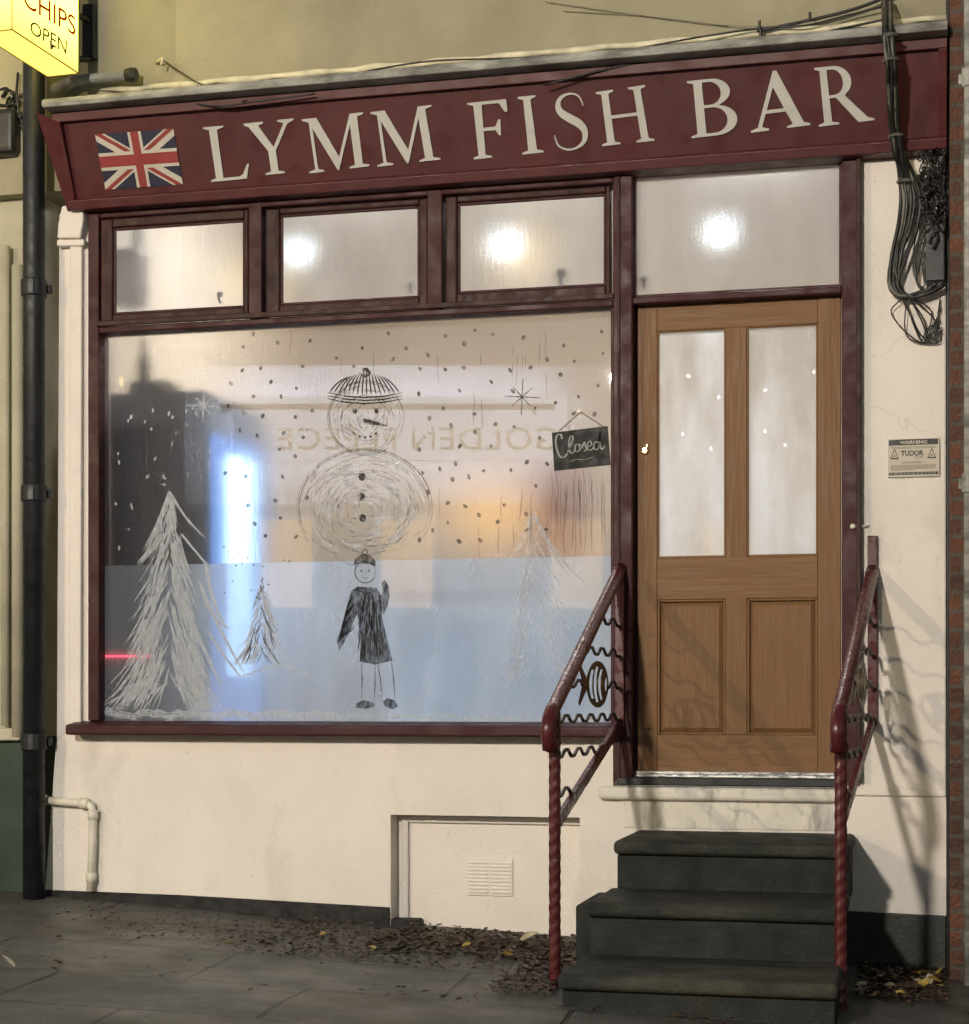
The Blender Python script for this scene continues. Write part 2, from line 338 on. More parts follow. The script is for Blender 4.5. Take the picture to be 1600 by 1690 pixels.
# ================================================================== THE GROUND
def flagstones():
    m, nt, out = newmat('wet_flagstones'); tc = node(nt, 'TexCoord')
    wob = node(nt, 'TexNoise', {'Vector': tc.outputs['Object'], 'Scale': 1.3, 'Detail': 3})
    wv = node(nt, 'VectorMath', {0: wob.outputs['Color'], 1: (0.05, 0.05, 0)}, operation='MULTIPLY')
    ad = node(nt, 'VectorMath', {0: tc.outputs['Object'], 1: wv.outputs[0]})
    rot = node(nt, 'Mapping', {'Vector': ad.outputs[0], 'Rotation': (0, 0, math.radians(-4)), 'Location': (0.33, 0.28, 0)})
    br = node(nt, 'TexBrick', {'Vector': rot.outputs[0], 'Color1': (0.125, 0.124, 0.108, 1), 'Color2': (0.095, 0.098, 0.09, 1), 'Mortar': (0.026, 0.024, 0.02, 1),
              'Scale': 1.0, 'Mortar Size': 0.013, 'Brick Width': 0.92, 'Row Height': 0.62, 'Mortar Smooth': 0.35})
    c = mixc(nt, noise(nt, 4.5, (1, 1, 1), 8, 0.65, 0.42, 0.72), br.outputs[0], (0.045, 0.039, 0.03))
    c = mixc(nt, noise(nt, 1.4, (1, 1, 1), 6, 0.6, 0.5, 0.75), c, (0.085, 0.062, 0.038))
    c = mixc(nt, noise(nt, 55, (1, 1, 1), 3, 0.6, 0.62, 0.8), c, (0.2, 0.195, 0.18))
    gv = node(nt, 'TexVoronoi', {'Vector': tc.outputs['Object'], 'Scale': 4.5}); gs = node(nt, 'MapRange', {'Value': gv.outputs['Distance'], 'From Min': .05, 'From Max': .08, 'To Min': .55, 'To Max': 0})
    c = mixc(nt, gs.outputs[0], c, (.20, .20, .18))
    c = mixc(nt, noise(nt, 120, (1, 1, 1), 2, .6, .5, .8), c, (.05, .048, .042))
    rr = node(nt, 'MapRange', {'Value': noise(nt, 3, (1, 1, 1), 6), 'To Min': 0.3, 'To Max': 0.65})
    b = node(nt, 'BsdfPrincipled', {'Base Color': c, 'Roughness': rr.outputs[0], 'Specular IOR Level': 0.5})
    inv = node(nt, 'Math', {0: br.outputs['Fac'], 1: -1.0}, operation='MULTIPLY')
    h = node(nt, 'Math', {0: inv.outputs[0], 1: noise(nt, 35, (1, 1, 1), 8, 0.7, 0.2, 0.8)}, operation='ADD')
    bn = node(nt, 'Bump', {'Height': h.outputs[0], 'Strength': 0.9, 'Distance': 0.016})
    nt.links.new(bn.outputs[0], b.inputs['Normal']); nt.links.new(b.outputs[0], out.inputs[0]); return m
M['flags'] = flagstones()
KY = -2.72          # front edge of the pavement, where the kerb begins
def sheet(name, x0, x1, y0, y1, dz, m, nx=60, ny=14, bumpy=0.0):
    mb = MB()
    for j in range(ny + 1):
        for i in range(nx + 1):
            x = x0 + (x1-x0)*i/nx; y = y0 + (y1-y0)*j/ny
            z = ZG(x) + dz + bumpy*(math.sin(x*3.1+y*2)+math.sin(x*1.3-y*4.4+1))
            mb.v.append((x, y, z))
    for j in range(ny):
        for i in range(nx):
            a = j*(nx+1)+i; mb.f.append((a, a+1, a+nx+2, a+nx+1))
    return tag(mb.build(name, m, smooth=True), kind='structure')
sheet('pavement', -14, 9, KY, 0.3, 0, M['flags'], 160, 20, 0.004)
kb = MB(); x = -14.0
while x < 9:
    x2 = x + 0.915
    kb.add([(x+.004, KY-.15, ZG(x)+.004), (x2-.004, KY-.15, ZG(x2)+.004), (x2-.004, KY-.004, ZG(x2)+.004), (x+.004, KY-.004, ZG(x)+.004),
            (x+.004, KY-.16, ZG(x)-.3), (x2-.004, KY-.16, ZG(x2)-.3), (x2-.004, KY-.004, ZG(x2)-.3), (x+.004, KY-.004, ZG(x)-.3)],
           [(0,1,2,3),(4,5,1,0),(5,6,2,1),(7,4,0,3),(6,7,3,2)]); x = x2
tag(kb.build('kerb', M['kerb'], bevel=0.012), kind='structure')
sheet('road', -40, 30, -13.2, KY-.1, -0.11, M['asphalt'], 40, 10)
sheet('far_pavement', -40, 30, -60, -13.0, -0.02, M['kerb'], 40, 10)

# ================================================================== THE SHOP BUILDING
XL, XR = X(150), X(1562)           # left end of the joinery, right end of the wall
XW = X(78)                         # left end of the white wall
ZS = F(600, 1213)[1]               # underside of the sill
FZ0 = 3.44                         # underside of the sign board
shop = thing('fish_bar_building', (-2.0, 0, 0), 'white rendered chip shop building with maroon joinery and a cream upper storey', 'building')

# lower wall, with the vent recess left open
rx0, rx1 = X(645), X(957); rz1 = F(800, 1347)[1]; xm0, xm1 = X(1014), X(1050)
xd1 = X(1390); xj1 = X(1419)
def zp(px, py): return F(px, py)[1]
mb = MB()
mb.xz([(XW-.02, -0.6), (XW-.008, zp(75, 1465)), F(93, 1225), (X(108), ZS), (rx0, ZS), (rx0, -0.6)], 0, .3)
mb.box(rx0, rx1, 0, .3, rz1, ZS)
mb.box(rx1, xm0-.004, 0, .3, -.6, ZS)
mb.box(xm0-.004, XR, 0, .3, -.6, zp(1200, 1300))
mb.build('front_wall', M['render'], shop)
mb = MB(); mb.box(xj1, XR, 0, .3, zp(1200, 1300)+.002, 3.52); mb.build('right_pilaster', M['render'], shop, bevel=0.008)
mb = MB()                           # left pilaster with its little corbel
mb.xz([F(93, 1225), F(97, 352), F(150, 345), (XL, ZS), (X(108), ZS)], 0.001, .3)
mb.xz([F(118, 1210), F(120, 395), F(140, 392), F(138, 1210)], -.03, 0.0)
mb.xz([F(104, 398), F(106, 372), F(112, 345), F(147, 342), F(147, 372), F(142, 398)], -.06, 0.0)
mb.xz([F(101, 410), F(101, 399), F(146, 398), F(146, 409)], -.045, 0.0)
mb.build('left_pilaster', M['render'], shop, bevel=0.008, seg=3)
# recess
mb = MB(); yb = .11
mb.box(rx0-.02, rx1+.02, yb, .28, -.5, rz1+.02); mb.build('recess_panel', M['render'], shop)
mb = MB(); px0 = X(676, yb); pz = F(700, 1357, yb)[1]
mb.box(px0-.03, px0, yb-.022, yb-.001, -.4, pz+.03); mb.box(px0, rx1-.002, yb-.022, yb-.001, pz, pz+.03)
rf = mb.build('recess_frame', M['render'], shop, bevel=.005)
mb = MB(); a0, a1 = X(770, yb), X(847, yb); b0, b1 = F(800, 1478, yb)[1], F(800, 1416, yb)[1]
mb.box(a0, a1, yb-.008, yb-.001, b0, b1)
for i in range(9):
    for q in range(2):
        w_ = (a1-a0-.03)/2; s0 = a0+.01+q*(w_+.01); z_ = b0+.012+i*(b1-b0-.02)/9
        mb.box(s0, s0+w_, yb-.014, yb-.008, z_, z_+.009)
mb.build('air_brick', M['render'], shop, bevel=.002)
mb = MB(); mb.box(rx0-.001, rx0+.12, .001, yb-.023, -.5, ZG(rx0)+.025); mb.build('recess_kerb', M['bitumen'], shop)
# dark strips at the foot of the wall
mb = MB(); mb.xz([(XW-.03, -.5), (XW-.03, zp(75, 1468)), (X(300), zp(300, 1477)), (rx0-.002, zp(640, 1497)), (rx0-.002, -.5)], -.012, 0.0)
mb.build('bitumen_strip', M['bitumen'], shop, bevel=.003)
mb = MB(); mb.xz([(X(1398), -.5), (X(1398), zp(1405, 1503)), (XR, zp(1562, 1511)), (XR, -.5)], -.03, 0.0)
mb.build('plinth', M['greenplinth'], shop, bevel=.006)
# ledge below the door
lz0, lz1 = zp(1200, 1322), zp(1200, 1299)
mb = MB(); mb.box(X(985, -.06), X(1395, -.06), -.042, 0, lz0, lz1); mb.build('door_ledge', M['grubby'], shop, bevel=.022, seg=4)
mb = MB(); mb.box(X(1397), XR, -.014, 0, lz0+.03, lz1+.006); mb.build('wall_ledge', M['render'], shop, bevel=.006)
mb = MB(); mb.box(X(1030), X(1392), -.006, -.001, zp(1200, 1368), lz0); mb.build('dirty_riser', M['grubby'], shop)

# upper storey
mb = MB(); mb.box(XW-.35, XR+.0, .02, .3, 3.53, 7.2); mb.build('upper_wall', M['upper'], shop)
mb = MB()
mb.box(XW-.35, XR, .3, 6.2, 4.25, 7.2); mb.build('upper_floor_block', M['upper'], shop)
mb = MB()
mb.add([(XW-.5, -.25, 7.2), (XR+.1, -.25, 7.2), (XR+.1, 6.5, 7.2), (XW-.5, 6.5, 7.2), (XW-.5, 3, 9.2), (XR+.1, 3, 9.2)],
       [(0,1,2,3), (0,4,5,1), (2,5,4,3), (0,3,4), (1,5,2)])
mb.build('roof', M['pipe'], shop)
# the room behind the glass
FL = .80
ZCEIL = 4.15
mb = MB(); mb.box(XW, XR, 5.0, 5.2, FL-.2, ZCEIL); mb.build('shop_back_wall', M['shopwall'], shop)
mb = MB(); mb.box(XW-.12, XW, .3, 5.2, -.5, ZCEIL); mb.build('shop_side_wall', M['shopwall'], shop); mb = MB(); mb.box(XR, XR+.1, .3, 5.2, -.5, ZCEIL); mb.build('shop_side_wall', M['shopwall'], shop)
mb = MB(); mb.box(XW-.12, XR+.1, .3, 5.2, ZCEIL, ZCEIL+.1); mb.build('shop_ceiling', M['shopceil'], shop)
mb = MB(); mb.box(XW, XR, .3, 5.0, FL-.2, FL); mb.build('shop_floor', M['shopfloor'], shop)

# joinery: fixed frame
fy0, fy1 = -.03, .09
Z_T0, Z_T1 = 2.842, 2.872
mb = MB()
mb.box(XL, X(168), fy0, fy1, ZS+.06, FZ0+.02)
mb.box(X(168), xm0, fy0+.002, fy1, Z_T0, Z_T1)
for a, b in ((414, 436), (708, 733)): mb.box(X(a), X(b), fy0, fy1, Z_T1, FZ0+.02)
mb.box(xm0, xm1-.01, fy0-.004, fy1, zp(1030, 1287), FZ0+.02)
mb.box(xd1, xj1, fy0-.004, fy1, zp(1400, 1290), FZ0+.02)
mb.box(xm1-.01, xd1, fy0, fy1, Z_T0+.004, Z_T1+.004)
mb.box(X(168), xm0, fy0+.003, fy1, 3.375, FZ0+.02)
mb.box(xm1-.01, xd1, fy0+.003, fy1, 3.402, FZ0+.02)
frame = mb.build('window_frame', M['maroon'], shop, bevel=.006)
mb = MB(); bd = .012
mb.box(X(168)-.004, xm0+.004, fy0-.022, fy0-.001, Z_T1-.002, Z_T1+.022)
mb.box(xj1-.012, xj1+.008, fy0-.02, 0, zp(1400, 1290), FZ0); mb.box(xm0+.02, xm0+.032, fy0-.012, fy0-.005, zp(1030, 1287), FZ0)
mb.build('frame_beading', M['sash'], frame, bevel=.004)
# sill
mb = MB(); mb.box(X(108, -.11), X(1026, -.11), -.115, .03, ZS-.004, ZS+.044)
mb.add([(X(110,-.1), -.11, ZS+.044), (X(1024,-.1), -.11, ZS+.044), (X(1024,-.1), .03, ZS+.062), (X(110,-.1), .03, ZS+.062),
        (X(110,-.1), .03, ZS+.04), (X(1024,-.1), .03, ZS+.04)], [(0,1,2,3), (0,4,5,1), (3,2,5,4), (0,3,4), (1,5,2)])
mb.build('sill', M['maroon'], shop, bevel=.012, seg=3)
# transom casements
def casement(po, pi, top, m_glass, deep):
    """po: outer left/right pixels, pi: glass pixels (x0,y0,x1,y1)"""
    ys = fy0 + deep; x0, x1 = X(po[0]), X(po[1]); z0, z1 = Z_T1+.024, top
    g0, gz1 = F(pi[0], pi[1], ys+.03); g1, gz0 = F(pi[2], pi[3], ys+.03)
    mb = MB()
    mb.box(x0, g0, ys, ys+.05, z0, z1); mb.box(g1, x1, ys, ys+.05, z0, z1)
    mb.box(g0, g1, ys, ys+.05, z0, gz0); mb.box(g0, g1, ys, ys+.05, gz1, z1)
    wd = mb.build('transom_window', M['sash'], shop, bevel=.007, seg=2)
    mb = MB(); t = .012
    mb.box(g0, g0+t, ys+.012, ys+.028, gz0, gz1); mb.box(g1-t, g1, ys+.012, ys+.028, gz0, gz1)
    mb.box(g0+t, g1-t, ys+.012, ys+.028, gz0, gz0+t); mb.box(g0+t, g1-t, ys+.012, ys+.028, gz1-t, gz1)
    mb.build('glazing_bead', M['maroon'], wd, bevel=.004)
    mb = MB(); yg = ys+.034; mb.quad((g0, yg, gz0), (g1, yg, gz0), (g1, yg, gz1), (g0, yg, gz1)); mb.build('glass', m_glass, wd, fix=False)
    return wd, (g0, g1, gz0, gz1, yg)
def latch(wd, px, py, yg, s=1.0):
    x, z = F(px, py, yg+.05); mb = MB()
    mb.box(x-.012*s, x+.012*s, yg+.03, yg+.045, z-.01*s, z+.012*s); mb.tube([(x, yg+.035, z), (x-.004, yg+.03, z-.018*s), (x+.006, yg+.025, z-.04*s)], .006*s)
    mb.build('latch', M['black'], wd)
w1, r1 = casement((169, 412), (190, 378, 407, 509), 3.372, M['mist_top'], .012); latch(w1, 366, 488, r1[4])
w2, r2 = casement((438, 706), (465, 356, 695, 493), 3.372, M['mist_top'], .03); latch(w2, 681, 471, r2[4])
w3, r3 = casement((735, 1008), (757, 337, 1002, 473), 3.372, M['mist_top'], .03); latch(w3, 928, 452, r3[4], 1.6)
# fanlight over the door
gx0, gz1 = F(1049, 294, .03); gx1, gz0 = F(1388, 471, .03)
mb = MB(); mb.box(gx0-.01, gx0+.006, .0, .06, gz0-.01, gz1+.01); mb.box(gx1-.006, gx1+.012, .0, .06, gz0-.01, gz1+.01)
mb.box(gx0+.006, gx1-.006, .0, .06, Z_T1-.02, gz0); mb.box(gx0+.006, gx1-.006, .0, .06, gz1, 3.41)
fan = mb.build('fanlight', M['maroon'], shop, bevel=.004)
mb = MB(); mb.quad((gx0, .03, gz0), (gx1, .03, gz0), (gx1, .03, gz1), (gx0, .03, gz1)); mb.build('glass', M['mist_top'], fan, fix=False)
latch(fan, 1064, 462, .03, 1.1)
# the display window
YG = .035
dx0, dz0 = F(168, 1199, YG); dx1, dz1 = F(1012, 509, YG); dz1 = F(600, 530, YG)[1]
zf = 1.77
mb = MB(); t = .014
mb.box(dx0-.012, dx0+.004, 0, .06, dz0-.02, dz1+.02); mb.box(dx1-.004, dx1+.012, 0, .06, dz0-.02, dz1+.02)
mb.box(dx0+.004, dx1-.004, 0, .06, dz1-.002, dz1+.02); mb.box(dx0+.004, dx1-.004, 0, .06, dz0-.03, dz0+.002)
disp = mb.build('display_window', M['maroon'], shop, bevel=.004)
mb = MB(); mb.quad((dx0, YG, zf), (dx1, YG, zf), (dx1, YG, dz1), (dx0, YG, dz1)); mb.build('glass', M['mist'], disp, fix=False)
mb = MB(); mb.quad((dx0, YG, dz0), (dx1, YG, dz0), (dx1, YG, zf), (dx0, YG, zf)); mb.build('frosted_pane', M['film'], disp, fix=False)

# paint on the glass --------------------------------------------------
YP = YG - .003
def rib(mb, pts, w, y=YP, taper=(0.4, 0.25)):
    """painted stroke through photo pixels, w wide in pixels"""
    q = [Vector((p[0], p[1])) for p in pts]; n = len(q); L, Rr = [], []
    for i, p in enumerate(q):
        d = q[min(i+1, n-1)] - q[max(i-1, 0)]
        if d.length < 1e-6: d = Vector((0, 1))
        d.normalize(); nn = Vector((-d.y, d.x)); t = i / max(1, n-1)
        k = min(1, taper[0] + t*6) * min(1, taper[1] + (1-t)*3); hw = w*.5*k
        L.append(P(p.x+nn.x*hw, p.y+nn.y*hw, y)); Rr.append(P(p.x-nn.x*hw, p.y-nn.y*hw, y))
    b = len(mb.v); mb.v += [tuple(v) for v in L + Rr]
    mb.f += [(b+i, b+i+1, b+n+i+1, b+n+i) for i in range(n-1)]
def bez(a, b, c, n=7): return [((1-t)**2*a[0]+2*t*(1-t)*b[0]+t*t*c[0], (1-t)**2*a[1]+2*t*(1-t)*b[1]+t*t*c[1]) for t in [i/n for i in range(n+1)]]
YS = [0]
def lay():
    YS[0] += 1; return YP - .00004 * (YS[0] % 60)
def fir(apex, base_y, half_l, half_r, n, wid, seed, wmul=1.0):
    rnd = random.Random(seed); mb = MB(); ax, ay = apex; H = base_y - ay
    for i in range(n):
        t = (i/n)**0.75; side = rnd.choice((-1, 1)); half = half_l if side < 0 else half_r
        y0 = ay + H*t*0.93; spread = half*(0.05+0.95*t**.85); f0 = rnd.uniform(0, .55); f1 = min(1.05, f0 + rnd.uniform(.2, .6))
        L = H*(.10 + .2*t)*rnd.uniform(.6, 1.15)
        a = (ax + side*spread*f0 + rnd.uniform(-3, 3), y0 + rnd.uniform(-6, 6)); c = (ax + side*spread*f1, min(base_y+8, y0 + L))
        b = (a[0]*.55 + c[0]*.45 - side*5, a[1]*.3 + c[1]*.7 - L*.35)
        rib(mb, bez(a, b, c), wid*rnd.uniform(.6, 1.3)*wmul, lay())
    return mb
m_ = fir((281, 812), 1165, 118, 92, 400, 2.0, 3)
for a, b, c in (((281, 810), (300, 850), (336, 884)), ((281, 810), (262, 870), (238, 908)), ((300, 880), (320, 905), (350, 940)), ((268, 880), (250, 905), (228, 930)),
                ((330, 960), (352, 1020), (402, 1108)), ((338, 985), (356, 1030), (378, 1034)), ((344, 1040), (364, 1075), (398, 1116)), ((310, 1000), (330, 1060), (366, 1130)),
                ((300, 1050), (318, 1090), (322, 1180)), ((340, 930), (350, 1000), (374, 1036))):
    for k in range(3): rib(m_, [(p[0]+k*2.2-2, p[1]+k*1.7) for p in bez(a, b, c, 10)], 2.6, lay())
m_.build('painted_tree', M['whitepaint'], disp, fix=False)
m_ = fir((432, 953), 1090, 52, 60, 130, 2.0, 5); m_.build('painted_tree', M['whitepaint'], disp, fix=False)
m_ = fir((432, 953), 1088, 44, 46, 44, 1.5, 6); m_.build('painted_tree_backlit', M['greybacklit'], disp, fix=False)  # white strokes coloured dark, as seen against the fridge glow
m_ = fir((878, 842), 1125, 62, 120, 190, 1.4, 9)
for a, b, c in (((878, 842), (900, 900), (935, 948)), ((880, 850), (915, 920), (965, 962)), ((876, 845), (862, 890), (846, 915))):
    for k in range(3): rib(m_, [(p[0]+k*2.5, p[1]+k*1.4) for p in bez(a, b, c, 10)], 2.2, lay())
m_.build('painted_tree', M['faintpaint'], disp, fix=False)
# flakes and stars
rnd = random.Random(21); mb = MB(); mbw = MB()
def dot(mb, x, y, a, b, rot):
    y_ = lay(); n = 9
    pts = [(x + a*math.cos(t)*math.cos(rot) - b*math.sin(t)*math.sin(rot), y + a*math.cos(t)*math.sin(rot) + b*math.sin(t)*math.cos(rot)) for t in [2*math.pi*k/n for k in range(n)]]
    mb.add([P(p[0], p[1], y_) for p in pts], [tuple(range(n))])
for i in range(48):
    x, y = rnd.uniform(190, 352), rnd.uniform(672, 905)
    if abs(x-281) < 60 and y > 800: continue
    dot(mbw, x, y, rnd.uniform(1.4, 2.2), rnd.uniform(2.5, 4.5), rnd.uniform(-.3, .3))
done = []
for i in range(400):
    x, y = rnd.uniform(370, 1000), rnd.uniform(545, 900)
    if len(done) > 105: break
    if (520 < x < 690 and y > 610) or (x > 905 and y > 690) or any((x-a)**2+(y-b)**2 < 26**2 for a, b in done): continue
    done.append((x, y)); dot(mb, x, y, rnd.uniform(2.2, 3.8), rnd.uniform(2.8, 5.0), rnd.uniform(-.9, .9))
for i in range(16): dot(mb, rnd.uniform(370, 480), rnd.uniform(900, 990), 1.5, 2, 0)
mb.build('painted_snowflakes', M['greybacklit'], disp, fix=False); mbw.build('painted_snowflakes', M['whitepaint'], disp, fix=False)  # grey flakes are white paint darkened as against lit glass
for (sx, sy, r, mm) in ((336, 670, 26, 'whitepaint'), (862, 655, 30, 'greybacklit')):
    mb = MB()
    for k in range(4):
        a = math.pi*k/4 + .05; rr = r*(1.0 if k % 2 == 0 else .75)
        rib(mb, [(sx-math.cos(a)*rr, sy-math.sin(a)*rr), (sx, sy), (sx+math.cos(a)*rr, sy+math.sin(a)*rr)], 3.4 if mm == 'whitepaint' else 2.2, lay(), (.6, .6))
    mb.build('painted_star', M[mm], disp, fix=False)
# a plain snowman, and a plain small figure in a winter coat beside it
mb = MB(); mbd = MB()
def ring(mb, cx, cy, rx, ry, a0, a1, wid, n=26, jit=2.0):
    rib(mb, [(cx+rx*math.cos(a0+(a1-a0)*i/n)+rnd.uniform(-jit, jit)*.3, cy+ry*math.sin(a0+(a1-a0)*i/n)+rnd.uniform(-jit, jit)*.3) for i in range(n+1)], wid, lay())
for (cx, cy, rx, ry, n) in ((603, 690, 63, 62, 55), (603, 838, 112, 98, 95)):
    for k in range(3): ring(mb, cx+rnd.uniform(-2, 2), cy, rx-k*2.2, ry-k*1.8, rnd.uniform(2.3, 2.9) if cy > 800 else rnd.uniform(0, 1), rnd.uniform(6.6, 7.0), 1.7, 40)
    for k in range(int(n*2.2)):
        f = rnd.uniform(.25, .9); a = rnd.uniform(0, 6.28); jx, jy = rnd.uniform(-.22, .22)*rx, rnd.uniform(-.2, .2)*ry; e_ = rnd.uniform(.15, .55)
        if ((jx/rx)**2+(jy/ry)**2)**.5 + f > 1.02: f *= .7
        ring(mb, cx+jx, cy+jy, rx*f, ry*f, a, a+e_, rnd.uniform(.8, 2.4), 8)
mb.build('painted_snowman', M['smearpaint'], disp, fix=False)
mb = MB()
for k in range(150):
    (cx, cy, rx, ry) = (603, 690, 60, 59) if k % 3 == 0 else (603, 838, 108, 95); f = rnd.uniform(.1, .95); a = rnd.uniform(0, 6.28)
    ring(mb, cx, cy, rx*f, ry*f, a, a+rnd.uniform(.2, .7), rnd.uniform(2, 5), 8)
mb.build('painted_snowman_smear', M['faintpaint'], disp, fix=False)
for (x, y, a, b) in ((586, 678, 4, 5), (622, 678, 4, 5), (597, 820, 6, 7), (599, 855, 6, 7), (598, 787, 6, 7)): dot(mbd, x, y, a, b, .2)
for k in range(5): dot(mbd, 585+k*9, 716+(-abs(k-2)**2)*1.6+6, 2.2, 2.2, 0)
rib(mbd, [(600, 694), (618, 698), (640, 703)], 7, lay(), (1, .1))
for k in range(16): rib(mbd, bez((545+k*7.6, 652-abs(k-7.5)*.6), (553+k*6.4, 632), (574+k*4, 622-6*math.sin(k/15*3.14))), 2.4, lay())
for k in range(3): rib(mbd, [(541, 648+k*5), (572, 654+k*5), (603, 656+k*5), (634, 654+k*5), (665, 648+k*5)], 2.6, lay())
for k in range(10): ring(mbd, 603, 615, rnd.uniform(2, 9), rnd.uniform(2, 9), rnd.uniform(0, 6), rnd.uniform(6, 10), 1.6, 12)
mbd.build('painted_snowman_features', M['blackpaint'], disp, fix=False)
mb = MB()
def fillshape(mb, pts):
    y_ = lay(); v, f = outline_mesh([pts]); mb.add([P(a, b, y_) for a, b in v], f)
fillshape(mb, [(590, 968), (580, 975), (570, 1010), (562, 1040), (556, 1058), (560, 1074), (568, 1062), (578, 1040), (590, 1012), (596, 1045), (594, 1092), (620, 1097), (648, 1090), (636, 1040), (628, 1008),
               (634, 1014), (640, 1000), (643, 984), (641, 966), (635, 956), (630, 962), (632, 974), (630, 984), (622, 970)])
fillshape(mb, [(584, 932), (586, 922), (598, 914), (612, 916), (620, 926), (621, 934), (602, 930)])
fillshape(mb, [(586, 1168), (590, 1160), (602, 1155), (617, 1160), (618, 1166), (604, 1170)]); fillshape(mb, [(632, 1158), (640, 1152), (652, 1156), (657, 1166), (648, 1171), (636, 1166)])
for a, b in (((597, 1094), (597, 1156)), ((619, 1094), (618, 1156)), ((624, 1094), (631, 1154)), ((646, 1090), (652, 1154))): rib(mb, [a, ((a[0]+b[0])/2+1, (a[1]+b[1])/2), b], 2, lay())
ring(mb, 603, 944, 17, 18, 0, 6.5, 1.8, 24, .5); ring(mb, 603, 911, 4, 4, 0, 9, 2, 14, .5)
for (x, y) in ((597, 942), (609, 942)): dot(mb, x, y, 1.6, 2, 0)
rib(mb, [(597, 952), (603, 955), (609, 952)], 1.8, lay())
mb.build('painted_figure', M['figpaint'], disp, fix=False)
mb = MB()
for k in range(60):
    t = rnd.random(); x0_ = 594+t*36; y0_ = rnd.uniform(972, 1070); rib(mb, bez((x0_, y0_), (x0_+rnd.uniform(-2, 3)+(t-.5)*4, y0_+14), (x0_+(t-.5)*9, min(1092, y0_+rnd.uniform(16, 34)))), rnd.uniform(1, 2.2), lay())
for k in range(22): rib(mb, bez((585-k%6*1.2+rnd.uniform(-3, 3), 978+k*3), (578-k*.8, 988+k*3), (573-k*.7, 1000+k*3)), 1.6, lay())
mb.build('painted_figure_strokes', M['blackpaint'], disp, fix=False)
mb = MB()
for k in range(14): rib(mb, bez((598+k*2.6, 1048), (597+k*3, 1070), (596+k*3.7, 1090)), 1.2, YP-.004)
for y in (986, 1006, 1026, 1046): ring(mb, 612, y, 2.2, 2.2, 0, 6.6, 1.8, 10, .2)
rib(mb, [(590, 974), (606, 980), (622, 974)], 3, lay())
mb.build('painted_figure_highlight', M['greybacklit'], disp, fix=False)
# painted snow bank along the bottom
top = []; x = 170.0
while x < 1010:
    a = 1 if x < 560 else .45
    top.append((x, 1184 - a*(7*abs(math.sin(x*.045)) + 5*abs(math.sin(x*.11+1)) + rnd.uniform(0, 2)) + (x-170)*.008)); x += 5
mb = MB()
for i in range(len(top)):
    for k in range(3 if top[i][0] < 560 else 1):
        x, y = top[i]; rib(mb, [(x-4+rnd.uniform(-3, 3), y+k*4+rnd.uniform(-2, 3)), (x+3, y-2+k*4), (x+10+rnd.uniform(-3, 3), y+1+k*4)], rnd.uniform(1.5, 3.6), lay())
for k in range(26):
    t = k/25; x = 405+110*t; rib(mb, [(x-6, 1118-22*math.sin(t*2.6)+rnd.uniform(-2, 2)+12*t), (x, 1114-22*math.sin(t*2.6)+12*t), (x+8, 1117-22*math.sin(t*2.6)+12*t)], 2.6, lay())
mb.build('painted_snow_bank', M['whitepaint'], disp, fix=False)
# trickles of condensation
mb = MB()
for i in range(52):
    zone = rnd.random()
    x, y0, y1 = (rnd.uniform(905, 1006), rnd.uniform(770, 800), rnd.uniform(830, 945)) if zone < .4 else (rnd.uniform(720, 935), rnd.uniform(800, 880), rnd.uniform(850, 930)) if zone < .65 else (rnd.uniform(450, 1000), rnd.uniform(540, 660), 0)
    if not y1: y1 = y0 + rnd.uniform(15, 60)
    pts = []; y = y0; q = x
    while y < y1: pts.append((q, y)); y += 7; q += rnd.uniform(-1.1, 1.1)
    if len(pts) > 2: rib(mb, pts, rnd.uniform(.6, 1.3), lay())
mm, nt, out = newmat('water_trickle')
g_ = node(nt, 'BsdfRefraction', {'Color': (.5, .48, .47, 1), 'Roughness': .05, 'IOR': 1.33}); nt.links.new(g_.outputs[0], out.inputs[0])
mb.build('water_trickles', mm, disp, fix=False)

# the door -------------------------------------------------------------
YD = .03
def dX(px): return F(px, 900, YD)[0]
def dZ(py): return F(1215, py, YD)[1]
d0, d1 = dX(1053), dX(1388); za, zb = dZ(1274), dZ(497)
p = dict(a0=dX(1085), a1=dX(1198), b0=dX(1233), b1=dX(1350))
mb = MB()
mb.box(d0, p['a0'], YD, YD+.044, za, zb); mb.box(p['b1'], d1, YD, YD+.044, za, zb); mb.box(p['a1'], p['b0'], YD, YD+.044, dZ(1213), dZ(540))
door = mb.build('door', M['oak'], shop, bevel=.003)
for (z0_, z1_) in ((dZ(540), zb), (dZ(988), dZ(920)), (za, dZ(1213))):
    mb = MB(); zmid = dZ(988) if z1_ == dZ(920) else None
    if zmid is None: mb.box(p['a0']+.0005, p['b1']-.0005, YD+.001, YD+.043, z0_, z1_)
    else: mb.box(p['a0']+.0005, p['b1']-.0005, YD-.001, YD+.045, z0_, z1_)
    mb.build('door_rail', M['oakrail'], door, bevel=.002)
